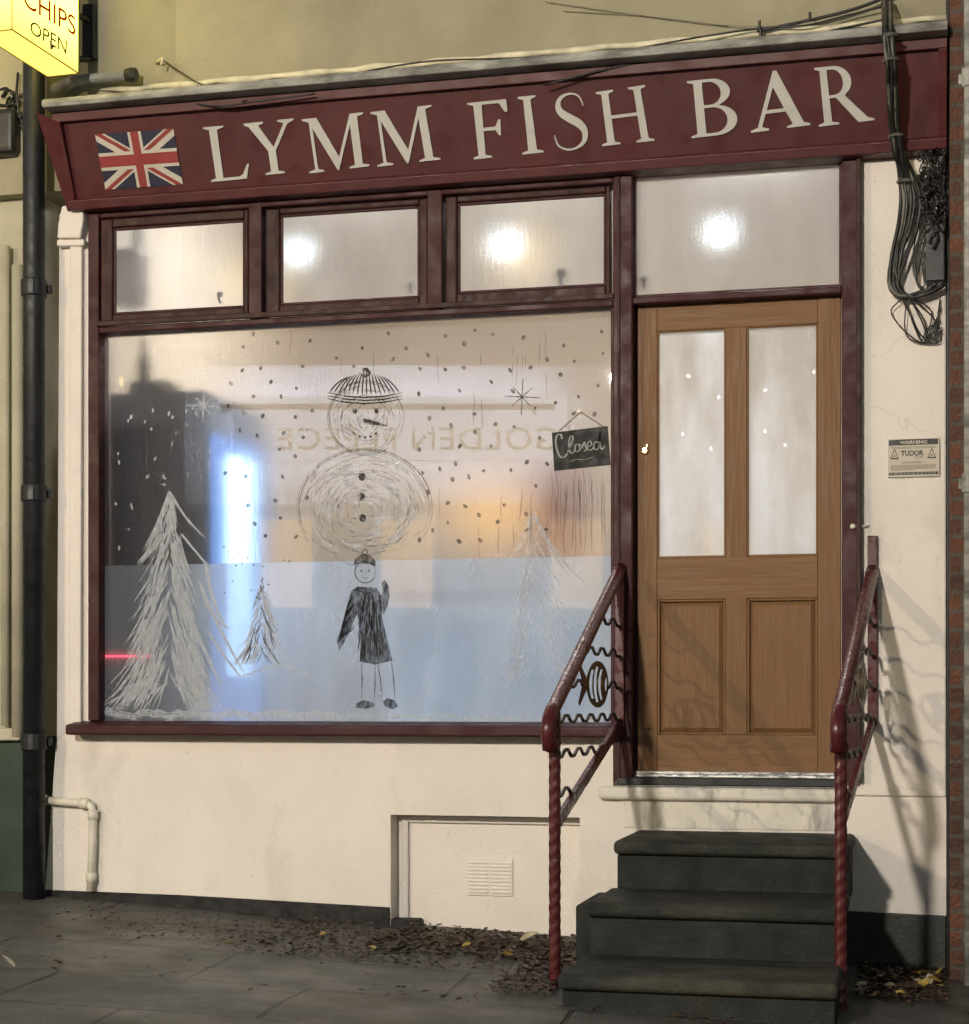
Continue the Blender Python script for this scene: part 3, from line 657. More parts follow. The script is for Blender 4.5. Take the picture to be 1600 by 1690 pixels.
for (u0, u1) in ((p['a0'], p['a1']), (p['b0'], p['b1'])):
    mb = MB(); z0, z1 = dZ(1213), dZ(988); m1 = .006; m2 = .035; yb_ = YD+.018; yf = YD+.008
    mb.box(u0, u1, YD+.024, YD+.03, z0, z1)
    A = [(u0+.012, YD+.022, z0+.012), (u1-.012, YD+.022, z0+.012), (u1-.012, YD+.022, z1-.012), (u0+.012, YD+.022, z1-.012)]
    B = [(u0+.03, YD+.010, z0+.03), (u1-.03, YD+.010, z0+.03), (u1-.03, YD+.010, z1-.03), (u0+.03, YD+.010, z1-.03)]
    mb.add(A+B, [(0,1,5,4), (1,2,6,5), (2,3,7,6), (3,0,4,7), (4,5,6,7)])
    mb.build('door_panel', M['oak'], door)
    mb = MB(); t = .011                                     # planted mouldings
    for (q0, q1, r0, r1_) in ((u0, u0+t, z0, z1), (u1-t, u1, z0, z1), (u0+t, u1-t, z0, z0+t), (u0+t, u1-t, z1-t, z1)): mb.box(q0, q1, YD+.004, YD+.024, r0, r1_)
    mb.build('panel_moulding', M['oakrail'], door, bevel=.004)
    g0z, g1z = dZ(920), dZ(540); mb = MB()
    for (q0, q1, r0, r1_) in ((u0, u0+t*.7, g0z, g1z), (u1-t*.7, u1, g0z, g1z), (u0+t*.7, u1-t*.7, g0z, g0z+t), (u0+t*.7, u1-t*.7, g1z-t*.5, g1z)): mb.box(q0, q1, YD+.004, YD+.02, r0, r1_)
    mb.build('pane_bead', M['oakrail'], door, bevel=.003)
    mb = MB(); yq = YD+.02; mb.quad((u0, yq, g0z), (u1, yq, g0z), (u1, yq, g1z), (u0, yq, g1z)); mb.build('door_pane', M['mist_door'], door, fix=False)
kx, kz = F(1065, 744, YD)
mb = MB(); mb.lathe((kx, YD, kz), [(.017, -.002), (.017, .006), (.013, .012), (.006, .0125)], 20, 'y'); mb.box(kx+.005, kx+.012, YD-.016, YD-.002, kz+.008, kz+.026)
mb.build('lock_cylinder', M['brass'], door, bevel=.001)
mb = MB(); mb.box(kx-.0015, kx+.0015, YD-.0145, YD-.0128, kz-.007, kz+.005); mb.build('keyhole', M['black'], door)
tz0, tz1 = F(1215, 1284, -.01)[1], F(1215, 1274, -.01)[1]
mb = MB(); mb.box(dX(1053), xd1-.002, -.02, YD+.05, tz0, tz0+.014); mb.box(dX(1053), xd1-.002, -.012, YD+.04, tz0+.014, tz1); mb.build('threshold', M['alu'], shop, bevel=.003)
mb = MB(); mb.box(X(1018, -.04), X(1394, -.04), -.045, .09, F(1215, 1298, -.04)[1], tz0-.001); mb.build('doorstep_board', M['black'], shop, bevel=.006)
mb = MB(); mb.box(dX(1048), d0-.001, YD+.01, .09, za, zb+.01); mb.box(d0, d1, YD+.012, .09, zb+.001, Z_T0+.004); mb.build('door_rebate', M['maroon'], shop)
# painted-over wiring stub on the jamb
mb = MB(); mb.lathe(P(1408, 869, fy0-.006), [(.004, -.0), (.011, .002), (.012, .008), (.006, .013)], 12, 'y'); mb.tube([P(1408, 869, fy0-.012), P(1422, 869, -.02), P(1434, 868, -.004)], .006)
mb.build('wire_stub', M['whiteplastic'], shop, smooth=True)

# ================================================================== SIGN BOARD
by0, by1 = -.075, -.225
bz0 = F(600, 303, by0)[1]; bz1 = F(600, 150, by1)[1]
bl, br_ = X(122, by0), X(1563, by0)
B0 = Vector((0, by0, bz0)); BV = Vector((0, by1-by0, bz1-bz0)); BN = Vector((1, 0, 0)).cross(BV).normalized()
if BN.y > 0: BN = -BN
def onboard(px, py, off=0.0):
    o = Vector((0, -DIST, ZC)); u = (px-800)/FPX; v = (HOR-py)/FPX
    d = Vector((-SN+u*CS, CS+u*SN, v)); b = B0 + BN*off; t = (b-o).dot(BN)/d.dot(BN); return o + d*t
sign = thing('shop_sign', (-2.0, by0, bz0), 'long maroon fascia board with cream serif lettering and a union flag', 'shop sign')
mb = MB(); mb.prism([(bl, by0, bz0), (bl, by1, bz1), (bl, 0.015, bz1), (bl, 0.015, bz0)], (br_-bl, 0, 0)); mb.build('board', M['board'], sign)
mb = MB()                            # mouldings: foot, head and the splayed left end
mb.prism([(bl-.015, by0-.02, bz0-.032), (bl-.015, by0-.035, bz0+.006), (bl-.015, by0-.012, bz0+.022), (bl-.015, by0-.002, bz0+.022), (bl-.015, 0.01, bz0-.032)], (br_-bl+.015, 0, 0))
mb.prism([(bl-.02, by1-.015, bz1-.03), (bl-.02, by1-.025, bz1+.008), (bl-.02, 0.01, bz1+.008), (bl-.02, 0.01, bz1+.002), (bl-.02, by1, bz1-.0), (bl-.02, by1, bz1-.03)], (br_-bl+.02, 0, 0))
mb.prism([(bl-.03, by0-.006, bz0-.03), (bl+.02, by0-.03, bz0+.022), (bl+.02, by1-.03, bz1-.032), (bl-.1, by1-.03, bz1+.02), (bl-.1, by1+.02, bz1+.02)], (0, .06, 0))
mb.prism([(br_-.035, by0-.012, bz0+.024), (br_-.035, by0+.01, bz0+.024), (br_-.035, by1+.01, bz1-.03), (br_-.035, by1-.012, bz1-.03)], (.035, 0, 0))
mb.build('board_moulding', M['board'], sign, bevel=.004)

def arc(cx, cy, rx, ry, a0, a1, n=12): return [(cx+rx*math.cos(math.radians(a0+(a1-a0)*i/n)), cy+ry*math.sin(math.radians(a0+(a1-a0)*i/n))) for i in range(n+1)]
def sglyph():
    c = cr([Vector(q) for q in ((.545, .74, .015), (.525, .84, .022), (.46, .935, .03), (.33, .968, .034), (.19, .925, .06), (.125, .81, .085), (.16, .68, .115), (.29, .565, .135), (.44, .45, .13), (.52, .31, .10), (.49, .14, .07), (.36, .04, .04), (.22, .03, .032), (.10, .10, .026), (.055, .20, .02), (.035, .30, .015))], 6)
    L, Rr = [], []
    for i, q in enumerate(c):
        d = c[min(i+1, len(c)-1)] - c[max(i-1, 0)]; d = Vector((d.x, d.y)).normalized(); n = Vector((-d.y, d.x))
        L.append((q.x+n.x*q.z*.5, q.y+n.y*q.z*.5)); Rr.append((q.x-n.x*q.z*.5, q.y-n.y*q.z*.5))
    return [L + Rr[::-1]]
def stem(x): return None
GL = {
 'L': [[(0,0),(.69,0),(.75,.27),(.715,.27),(.62,.09),(.55,.05),(.24,.05),(.24,.94),(.36,.97),(.36,1),(0,1),(0,.97),(.10,.94),(.10,.06),(0,.03)]],
 'Y': [[(.27,0),(.63,0),(.63,.03),(.52,.06),(.52,.44),(.80,.92),(.92,.97),(.92,1),(.62,1),(.62,.97),(.73,.93),(.49,.51),(.26,.93),(.36,.97),(.36,1),(0,1),(0,.97),(.08,.93),(.38,.44),(.38,.06),(.27,.03)]],
 'M': [[(0,0),(.29,0),(.29,.03),(.175,.06),(.175,.82),(.54,0),(.57,0),(.88,.80),(.88,.06),(.77,.03),(.77,0),(1.15,0),(1.15,.03),(1.03,.06),(1.03,.94),(1.15,.97),(1.15,1),(.90,1),(.60,.24),(.27,1),(0,1),(0,.97),(.12,.93),(.12,.06),(0,.03)]],
 'F': [[(0,0),(.36,0),(.36,.03),(.24,.06),(.24,.48),(.46,.48),(.52,.38),(.56,.38),(.56,.66),(.52,.66),(.46,.54),(.24,.54),(.24,.945),(.54,.945),(.64,.78),(.69,.78),(.67,1),(0,1),(0,.97),(.10,.94),(.10,.06),(0,.03)]],
 'I': [[(0,0),(.34,0),(.34,.03),(.24,.06),(.24,.94),(.34,.97),(.34,1),(0,1),(0,.97),(.10,.94),(.10,.06),(0,.03)]],
 'H': [[(0,0),(.34,0),(.34,.03),(.24,.06),(.24,.48),(.74,.48),(.74,.06),(.64,.03),(.64,0),(.98,0),(.98,.03),(.88,.06),(.88,.94),(.98,.97),(.98,1),(.64,1),(.64,.97),(.74,.94),(.74,.54),(.24,.54),(.24,.94),(.34,.97),(.34,1),(0,1),(0,.97),(.1,.94),(.1,.06),(0,.03)]],
 'A': [[(0,0),(.30,0),(.30,.03),(.19,.07),(.27,.29),(.61,.29),(.70,.06),(.60,.03),(.60,0),(.98,0),(.98,.03),(.88,.07),(.53,1.01),(.47,1.01),(.12,.07),(0,.03)], [(.295,.35),(.585,.35),(.44,.74)]],
 'B': [[(0,0),(.40,0)] + arc(.42,.265,.33,.265,-90,80) + arc(.38,.765,.30,.235,-60,90) + [(0,1),(0,.97),(.10,.94),(.10,.06),(0,.03)],
       [(.24,.55)] + arc(.35,.75,.18,.20,-90,90) + [(.24,.95)], [(.24,.05)] + arc(.38,.275,.215,.225,-90,90) + [(.24,.50)]],
 'R': [[(0,0),(.36,0),(.36,.03),(.24,.06),(.24,.46),(.36,.46),(.70,0),(.98,0),(.98,.03),(.87,.07),(.53,.48)] + arc(.38,.735,.31,.265,-55,90) + [(0,1),(0,.97),(.10,.94),(.10,.06),(0,.03)],
       [(.24,.51),(.32,.51)] + arc(.35,.73,.18,.215,-80,90) + [(.24,.945)]],
}
def norm(loops):
    xs = [q[0] for l in loops for q in l]; a, b = min(xs), max(xs); return [[((q[0]-a)/(b-a), q[1]) for q in l] for l in loops]
GS = norm(sglyph())
# letter: (glyph, top-left, top-right, bottom-left, bottom-right) in photo pixels
LET = [('L', (336,210),(406,204),(350,300),(414,294)), ('Y', (403,204),(485,195),(430,290),(478,285)), ('M', (499,197),(600,185),(512,286),(611,274)), ('M', (612,185),(712,173),(624,275),(728,263)),
       ('F', (772,170),(838,163),(783,263),(840,257)), ('I', (855,160),(884,157),(863,255),(898,251)), ('S', (911,155),(962,149),(917,252),(975,245)), ('H', (984,152),(1065,140),(995,241),(1081,232)),
       ('B', (1134,134),(1210,126),(1142,228),(1220,219)), ('A', (1232,123),(1324,112),(1240,219),(1338,206)), ('R', (1344,112),(1425,104),(1352,209),(1444,198))]
for g, tl, tr, bl_, brr in LET:
    loops = GS if g == 'S' else norm(GL[g]); sh = outline_mesh(loops); mb = MB()
    if g == 'Y': bl_, brr = (416, 291), (497, 283)
    c0, c1, c2, c3 = onboard(*bl_), onboard(*brr), onboard(*tr), onboard(*tl)
    fn = lambda u, v: (c0*(1-u)+c1*u)*(1-v) + (c3*(1-u)+c2*u)*v + BN*.006
    put(mb, sh, fn, -BN*.0055); mb.build('letter', M['letter'], sign)
# union flag
q0, q1, q2, q3 = onboard(175, 313), onboard(303, 304), onboard(287, 212), onboard(158, 222)
def flagpt(off): return lambda u, v: (q0*(1-u)+q1*u)*(1-v) + (q3*(1-u)+q2*u)*v + BN*off
mb = MB(); put(mb, ([(0,0),(1,0),(1,1),(0,1)], [(0,1,2,3)]), flagpt(.004), -BN*.0035); flag = mb.build('flag', M['navy'], sign)
def diag(w_, off, shift=0.0):
    mb = MB(); W, H = 2.0, 1.0; 
    L = math.hypot(W, H); nx, ny = -H/L*w_/2, W/L*w_/2
    for (ax, ay, bx, by, sg) in ((0,0,W,H,1), (0,H,W,0,-1)):
        if shift:
            segs = [((ax, ay), (W/2, H/2), -1), ((W/2, H/2), (bx, by), 1)]
        else: segs = [((ax, ay), (bx, by), 0)]
        for (a, b, k) in segs:
            nnx, nny = nx*sg, ny; sx, sy = nnx*shift*k*sg, nny*shift*k*sg
            poly = [(a[0]-nnx+sx, a[1]-nny+sy), (b[0]-nnx+sx, b[1]-nny+sy), (b[0]+nnx+sx, b[1]+nny+sy), (a[0]+nnx+sx, a[1]+nny+sy)]
            out_ = poly                                   # clip to the field
            for (axis, lim, sgn) in ((0, 0, 1), (0, W, -1), (1, 0, 1), (1, H, -1)):
                nw = []
                for i in range(len(out_)):
                    p_, q_ = out_[i], out_[(i+1) % len(out_)]; dp, dq = (p_[axis]-lim)*sgn, (q_[axis]-lim)*sgn
                    if dp >= 0: nw.append(p_)
                    if dp*dq < 0: t = dp/(dp-dq); nw.append((p_[0]+(q_[0]-p_[0])*t, p_[1]+(q_[1]-p_[1])*t))
                out_ = nw
            put(mb, ([(a_/W, b_/H) for a_, b_ in out_], [tuple(range(len(out_)))]), flagpt(off)); off += .0002
    return mb
diag(.22, .0048).build('white_saltire', M['flagwhite'], flag, fix=False)
diag(.075, .0054, .95).build('red_saltire', M['flagred'], flag, fix=False)
mb = MB(); off = .0066
put(mb, ([(.415,0),(.585,0),(.585,1),(.415,1)], [(0,1,2,3)]), flagpt(off)); put(mb, ([(0,.34),(.415,.34),(.415,.66),(0,.66)], [(0,1,2,3)]), flagpt(off)); put(mb, ([(.585,.34),(1,.34),(1,.66),(.585,.66)], [(0,1,2,3)]), flagpt(off))
mb.build('white_cross', M['flagwhite'], flag, fix=False)
mb = MB(); off = .0074
put(mb, ([(.45,0),(.55,0),(.55,1),(.45,1)], [(0,1,2,3)]), flagpt(off)); put(mb, ([(0,.40),(.45,.40),(.45,.60),(0,.60)], [(0,1,2,3)]), flagpt(off)); put(mb, ([(.55,.40),(1,.40),(1,.60),(.55,.60)], [(0,1,2,3)]), flagpt(off))
mb.build('red_cross', M['flagred'], flag, fix=False)
# lead flashing and the mortar fillet over the board
yl = by1-.10
mb = MB(); za_ = bz1+.012; zw = F(700, 108, 0.0)[1]
mb.prism([(bl-.03, yl, za_), (bl-.03, yl-.008, za_+.018), (bl-.03, yl, za_+.036), (bl-.03, .019, zw), (bl-.03, .019, za_)], (br_-bl+.03, 0, 0))
mb.build('flashing', M['flash'], shop, bevel=.004)
mb = MB(); path = [(bl+.1+i*(br_-bl-.1)/40, -.0+.005*math.sin(i*1.7), zw+.009+.003*math.sin(i*2.3)) for i in range(41)]
mb.tube(path, [.014+.003*math.sin(i*1.9) for i in range(41)], 8); mb.build('mortar_fillet', M['flashedge'], shop, smooth=True)

# ================================================================== STEPS AND HANDRAILS
st = thing('entrance_steps', (X(1190), -.6, 0), 'flight of three dark green painted concrete steps below the oak door', 'steps')
sl, sr = X(1012, -.62), X(1405, -.5)
ST = [(.585, -.60, -.004, sl, sr), (.395, -1.10, -.58, sl-.02, sr+.0), (.20, -1.58, -1.08, sl-.03, sr-.0)]
for i, (zt, yf, ybk, xa, xb) in enumerate(ST):
    zlow = ST[i+1][0]-.06 if i < 2 else -.35
    mb = MB(); mb.box(xa, xb, yf-.02, ybk, zt-.055, zt); mb.build('tread', M['tread'], st, bevel=.02, seg=4)
    mb = MB(); mb.box(xa+.012, xb-.012, yf+.012, ybk-.002 if i else -.004, zlow, zt-.056); mb.build('riser', M['step'], st, bevel=.006)
mb = MB(); mb.box(sl-.075, sl-.0, -1.02, -.55, -.3, .372); mb.build('side_wall', M['step'], st, bevel=.01)

def handrail(name, xp, xw, label, yw, yfp, ztop_w, ztop_f, zlow_w, zlow_f, foot, tall):
    t = thing(name, (xp, yfp, foot), label, 'handrail', 'maroon handrails either side of the steps')
    hz = lambda y: ztop_f + (ztop_w-ztop_f)*(y-yfp)/(yw-yfp); lz = lambda y: zlow_f + (zlow_w-zlow_f)*(y-yfp)/(yw-yfp)
    mb = MB()                                                       # twisted square bar
    n = 240; b = len(mb.v); h = .021; K = 12
    for i in range(n+1):
        z = foot-.05 + (hz(yfp)-foot+.05)*i/n; a = i*.30
        for k in range(K):
            q = k*2*math.pi/K; rr = h*(1.04+.05*math.cos(2*(q-a))+.012*math.sin(i*.37)); mb.v.append((xp+rr*math.cos(q), yfp+rr*math.sin(q), z))
    for i in range(n):
        for k in range(K): mb.f.append((b+i*K+k, b+i*K+(k+1)%K, b+(i+1)*K+(k+1)%K, b+(i+1)*K+k))
    mb.build('front_post', M['railpaint'], t)
    mb = MB(); e = (yfp-.10)                                        # rounded handrail with its turned-under end
    prof = cr([(xp, yw, hz(yw)), (xp, (yw+yfp)/2, hz((yw+yfp)/2)), (xp, yfp+.05, hz(yfp+.05)), (xp, yfp-.05, hz(yfp-.05)+.004), (xp, yfp-.095, hz(yfp)-.075), (xp, yfp-.088, hz(yfp)-.125), (xp, yfp-.06, hz(yfp)-.15)], 8)
    mb.tube(prof, .027, 14); mb.build('hand_bar', M['railpaint'], t, smooth=True)
    mb = MB(); mb.lathe((xp, yfp-.06, hz(yfp)-.145), [(.03, -.02), (.034, 0), (.03, .02)], 14); mb.build('rail_end', M['railpaint'], t, smooth=True)
    mb = MB(); zz = [hz(yw)+tall, lz(yw)-.0]
    mb.box(xp-.02, xp+.02, yw-.022, yw+.0, zz[1]-.02, zz[0]); mb.build('rear_post', M['railpaint'], t, bevel=.003)
    mb = MB(); mb.prism([(xp-.011, yw-.0, lz(yw)+.024), (xp-.011, yw, lz(yw)-.024), (xp-.011, yfp+.01, lz(yfp+.01)-.024), (xp-.011, yfp+.01, lz(yfp+.01)+.024)], (.022, 0, 0)); mb.build('lower_bar', M['railpaint'], t, bevel=.003)
    # wavy infill
    zs = [ztop_f+q for q in (.35, .22, .085, -.05, -.18, -.325)]; yc = yfp + (yw-yfp)*.62
    zm = ztop_f - .0
    for k, z in enumerate(zs):
        ya = max(yfp+.01, yfp + (z-ztop_f)/(ztop_w-ztop_f)*(yw-yfp)) if z > ztop_f else yfp+.01
        yb2 = yw-.02 if z > zlow_w else yfp + (z-zlow_f)/(zlow_w-zlow_f)*(yw-yfp)
        if yb2 - ya < .05: continue
        segs = [(ya, yb2)] if k != 2 else [(ya, yc-.2), (yc+.18, yb2)]
        for (s0, s1) in segs:
            m_n = max(3, int((s1-s0)/.0125)); pts = [(xp, s0+(s1-s0)*i/m_n, z + .016*max(-.8, min(.8, 1.15*math.sin((s0-yw+(s1-s0)*i/m_n)*2*math.pi/.2)))) for i in range(m_n+1)]
            mb = MB(); mb.tube(pts, .0072, 6); mb.build('wavy_bar', M['wrought'], t, smooth=True)
    # fish emblem: a hooped oval body with a forked tail, in the plane of the railing
    zc_ = ztop_f+.085
    mb = MB(); ry, rz = .19, .095; th = .004
    outer = lambda r: [(yc+ry*r*math.cos(a), zc_+rz*r*math.sin(a)) for a in [2*math.pi*k/36 for k in range(36)]]
    def yzfill(loops):
        v, f = outline_mesh(loops); put(mb, (v, f), lambda u, w_: (xp-th/2, u, w_), (th, 0, 0)); mb.add([(xp+th/2, u, w_) for u, w_ in v], f)
    def crescent(off0, off1, k0, k1):
        # gap between two curved stripes
        L = []
        for i in range(17):
            a = -1+2*i/16; L.append((yc+off0+k0*(1-a*a), zc_+rz*k1*a))
        Rr = []
        for i in range(17):
            a = 1-2*i/16; Rr.append((yc+off1+k0*(1-a*a)*.9, zc_+rz*k1*a*.98))
        return L + Rr
    holes = [crescent(-.115, -.06, -.04, .62), crescent(-.035, .02, -.045, .76), crescent(.045, .095, -.045, .66)]
    face = [(yc+.165, zc_+.035), (yc+.135, zc_+.025), (yc+.12, zc_+.0), (yc+.13, zc_-.03), (yc+.16, zc_-.015), (yc+.172, zc_+.01)]
    yzfill([outer(1.0)] + holes + [face])
    yzfill([[(yc-.19, zc_+.02), (yc-.25, zc_+.05), (yc-.31, zc_+.085), (yc-.325, zc_+.075), (yc-.285, zc_+.03), (yc-.255, zc_+.0), (yc-.285, zc_-.03), (yc-.325, zc_-.075), (yc-.31, zc_-.085), (yc-.25, zc_-.05), (yc-.19, zc_-.02)]])
    mb.build('fish_emblem', M['fish'], t)
    for ch in t.children:                                           # the railing runs very slightly askew
        for v in ch.data.vertices: v.co.x += (xw-xp)*v.co.y/(yw-yfp)
    return t
M['wrought'] = mat('dark_wrought_iron', (0.022, 0.017, 0.016), 0.35, var=0.3, scale=20)
M['fish'] = mat('aged_gold_fish', (0.075, 0.058, 0.022), 0.35, metal=0.5, var=0.4, scale=18)
YFP = -1.16
xl = X(916, YFP); xr = X(1388, YFP)
pl = lambda px, py, y: F(px, py, y)[1]
handrail('handrail', xl, X(1024, -.04), 'left maroon handrail with a striped fish emblem, fixed to the post between window and door', -.036, YFP, pl(1018, 938, -.04), pl(908, 1165, YFP), pl(1010, 1192, -.04), pl(925, 1365, YFP), ZG(xl), -.0)
handrail('handrail', xr, X(1441), 'right maroon handrail fixed to the white wall, its rear post standing taller', -.004, YFP, pl(1441, 940, -.01), pl(1385, 1165, YFP), pl(1441, 1190, -.01), pl(1390, 1365, YFP), ZG(xr), .14)

# ================================================================== SIGNS, CABLES, PIPES
# illuminated projecting sign
A_, Bc, Cc = G(20, 48.6, 3.99), G(130, 121, 3.99), G(78, 126, 3.99)
ax = (Bc-A_).normalized(); L_ = (Bc-A_).length; nx_ = Vector((-ax.y, ax.x, 0)) if (Cc-Bc).dot(Vector((-ax.y, ax.x, 0))) > 0 else Vector((ax.y, -ax.x, 0)); Wd = abs((Cc-Bc).dot(nx_))
HB = .62
lb = thing('lightbox_sign', A_ + (Bc-A_)*.5, 'glowing yellow projecting lightbox advertising chips at the corner of the upper wall', 'sign')
mm, nt, out = newmat('lit_yellow_acrylic')
tc = node(nt, 'TexCoord'); sep = node(nt, 'SeparateXYZ', {0: tc.outputs['Object']})
r_ = node(nt, 'MapRange', {'Value': sep.outputs[2], 'From Min': 0.0, 'From Max': .22, 'To Min': 2.0, 'To Max': 5.2})
em = node(nt, 'Emission', {'Color': (1.0, .79, .13, 1), 'Strength': r_.outputs[0]})
gl = node(nt, 'BsdfGlossy', {'Roughness': .2}); mx = node(nt, 'MixShader', {0: .05, 1: em.outputs[0], 2: gl.outputs[0]}); nt.links.new(mx.outputs[0], out.inputs[0])
mb = MB(); mb.prism([A_, Bc, Bc+nx_*Wd, A_+nx_*Wd], (0, 0, HB)); mb.build('acrylic_box', mm, lb, bevel=.006)
def edge_bar(mb, p, q, w_=.006): mb.tube([p, q], w_, 6)
mb = MB()
for a, b in ((A_, Bc), (Bc, Bc+nx_*Wd), (A_, A_+nx_*Wd), (A_+nx_*Wd, Bc+nx_*Wd)): edge_bar(mb, a, b, .0035)
edge_bar(mb, A_, A_+Vector((0, 0, HB)), .0035)
mb.build('edge_trim', M['brass'], lb)
mb = MB(); mb.prism([Bc, Bc+nx_*Wd, Bc+nx_*Wd+ax*.012, Bc+ax*.012], (0, 0, HB)); mb.build('back_plate', mat('green_edge_paint', (.08, .16, .02), .5), lb)
fo = -nx_*.003
def onbox(px, py):      # point on the long face under a photo pixel
    o = Vector((0, -DIST, ZC)); u = (px-800)/FPX; v = (HOR-py)/FPX; d = Vector((-SN+u*CS, CS+u*SN, v)); t = (A_-o).dot(nx_)/d.dot(nx_); return o + d*t
def boxtext(s, tl, tr, bl2, br2, m, bold):
    sh = text2d(s, bold); e0, e1, e2, e3 = onbox(*bl2), onbox(*br2), onbox(*tr), onbox(*tl); mb = MB()
    put(mb, sh, lambda u, v: (e0*(1-u)+e1*u)*(1-v)+(e3*(1-u)+e2*u)*v + fo); mb.build('lettering', m, lb, fix=False)
M['redtxt'] = emit('lit_red_letter', (.45, .03, .01), .7); M['blktxt'] = mat('dark_sign_letter', (.025, .025, .02), .5)
boxtext('CHIPS', (38, -26), (124, 28), (38, 10), (124, 60), M['redtxt'], .004)
boxtext('OPEN', (50, 33), (110, 67), (49, 55), (109, 90), M['blktxt'], .004)
mb = MB(); e0 = onbox(82, 68); e1 = onbox(84, 81); mb.tube([e0+fo, e0*.5+e1*.5+fo*2, e1+fo], .005, 6); mb.tube([e1+fo, onbox(88, 76)+fo], .004, 6); mb.build('loose_catch', M['black'], lb)
mb = MB(); w0 = P(150, 70, 0.0); mb.box(w0.x-.03, w0.x+.025, -.03, .02, P(0, 112, 0).z, P(0, 25, 0).z); mb.tube([P(148, 35, -.02), Bc+ax*.012+nx_*Wd*.5+Vector((0, 0, HB*.5))], .015)
mb.tube([P(148, 98, -.02), Bc+ax*.012+nx_*Wd*.5+Vector((0, 0, .08))], .015); mb.build('wall_bracket', M['black'], lb, bevel=.004)
t = thing('conduit', P(180, 128, -.05), 'short grey conduit stub above the left end of the maroon fascia', 'pipe')
mb = MB(); mb.tube([P(85, 150, -.05), P(120, 133, -.05), P(215, 124, -.06)], .024, 10); mb.build('tube', M['flash'], t, smooth=True)
mb = MB(); mb.lathe(P(217, 124, -.06), [(.03, -.025), (.034, 0), (.03, .025)], 10, 'x'); mb.build('end_cap', M['black'], t)

# downpipes
def downpipe(px0, px1, y, z0, z1, label, brackets, m):
    xa, xb = X(px0, y), X(px1, y); r = (xb-xa)/2; xc = (xa+xb)/2
    t = thing('downpipe', (xc, y, z0), label, 'downpipe'); mb = MB(); mb.tube([(xc, y, z0), (xc, y, z1)], r, 16); mb.build('pipe', m, t, smooth=True)
    for z in brackets:
        mb = MB(); mb.lathe((xc, y, z), [(r+.001, -.04), (r+.009, -.036), (r+.009, .036), (r+.001, .04)], 16); mb.box(xc-r-.02, xc+r+.02, y+r*.5, y+r*.5+.02, z-.02, z+.02); mb.build('collar', m, t, bevel=.003)
downpipe(40, 73, -.10, .0, 6.5, 'thick black iron downpipe beside the white pilaster', (3.05, 2.1, .95, 4.3), M['pipe'])
downpipe(1591, 1606, -.34, -.2, 6.5, 'pale grey downpipe at the far right on the brick pier', (2.0, 3.6), M['flash'])
# hopper-like dark clutter beside it
t = thing('waste_pipe', P(110, 1325, -.03), 'thin white painted waste pipe bent down at the low left corner of the wall', 'pipe')
pts = [P(70, 1320, -.035), P(100, 1323, -.035), P(140, 1326, -.035), P(151, 1330, -.035), P(154, 1342, -.035), P(153, 1400, -.035), P(150, 1470, -.035)]
mb = MB(); mb.tube(pts, .019, 10); mb.build('pipe', M['whiteplastic'], t, smooth=True)
for q, axd in ((pts[0], 'x'), (pts[2], 'x'), (P(154, 1345, -.035), 'z'), (P(151, 1448, -.035), 'z')):
    mb = MB(); mb.lathe(q, [(.019, -.022), (.025, -.02), (.025, .02), (.019, .022)], 12, axd); mb.build('coupling', M['whiteplastic'], t, smooth=True)

# cables
def wire(mb, pts, r, n=7): mb.tube(cr(pts, n), r, 6)
cb_ = thing('cable_bundle', P(1480, 60, -.3), 'thick tangled bundle of black cables hanging over the right end of the fascia', 'cables')
yt = yl-.03; rn = random.Random(4)
mb = MB(); mg = MB()
spine = [(1466, 2, -.02), (1466, 42, yl-.0), (1468, 75, yt), (1472, 110, yt+.01), (1474, 150, by1-.05), (1476, 200, -.20), (1482, 245, -.14), (1490, 285, -.07), (1497, 330, -.05), (1490, 380, -.05), (1478, 425, -.05), (1476, 470, -.05), (1496, 490, -.05), (1530, 482, -.05), (1552, 470, -.05)]
for k in range(11):
    dx, dy = rn.uniform(-7, 7), rn.uniform(-3, 3); bow = rn.uniform(-18, 16); pts = []
    for i, (a, b, y) in enumerate(spine):
        f = 1.0 if i < 7 else 1.2; bb = bow*math.sin(max(0, min(1, (i-6)/5))*math.pi) if i > 6 else 0
        pts.append(P(a+dx*f+bb+rn.uniform(-1.5, 1.5), b+dy, y - rn.uniform(0, .02)))
    wire(mg if k in (2, 5, 7) else mb, pts, rn.uniform(.005, .0085))
mb.build('cable', M['cable'], cb_, smooth=True); mg.build('cable', M['cablegrey'], cb_, smooth=True)
for (a, b, y) in ((1470, 60, yt), (1471, 100, yt), (1479, 225, -.17), (1493, 300, -.075)):
    mb = MB(); mb.lathe(P(a, b, y), [(.03, -.006), (.034, 0), (.03, .006)], 10); mb.build('cable_tie', M['cablegrey'], cb_)
mb = MB()
for k in range(9):
    a = rn.uniform(1470, 1550); wire(mb, [P(1490+rn.uniform(-10, 10), 485, -.05), P(a, 510+rn.uniform(0, 50), -.03), P(1530+rn.uniform(-10, 20), 540+rn.uniform(0, 30), -.02), P(1552+rn.uniform(-6, 4), 500+rn.uniform(-10, 70), -.02)], .003)
for k in range(5): wire(mb, [P(1490, 330+k*6, -.05), P(1515+k*4, 345+k*4, -.05), P(1545, 300+rn.uniform(-30, 40), -.04)], .0045)
for k in range(4): wire(mb, [P(1535+k*3, 340, -.05), P(1512+k*3, 390+k*9, -.05), P(1508+k*2, 450+k*5, -.05), P(1526, 472, -.05), P(1516+k*8, 400, -.05)], .0035)
mb.build('loose_wire', M['cable'], cb_, smooth=True)
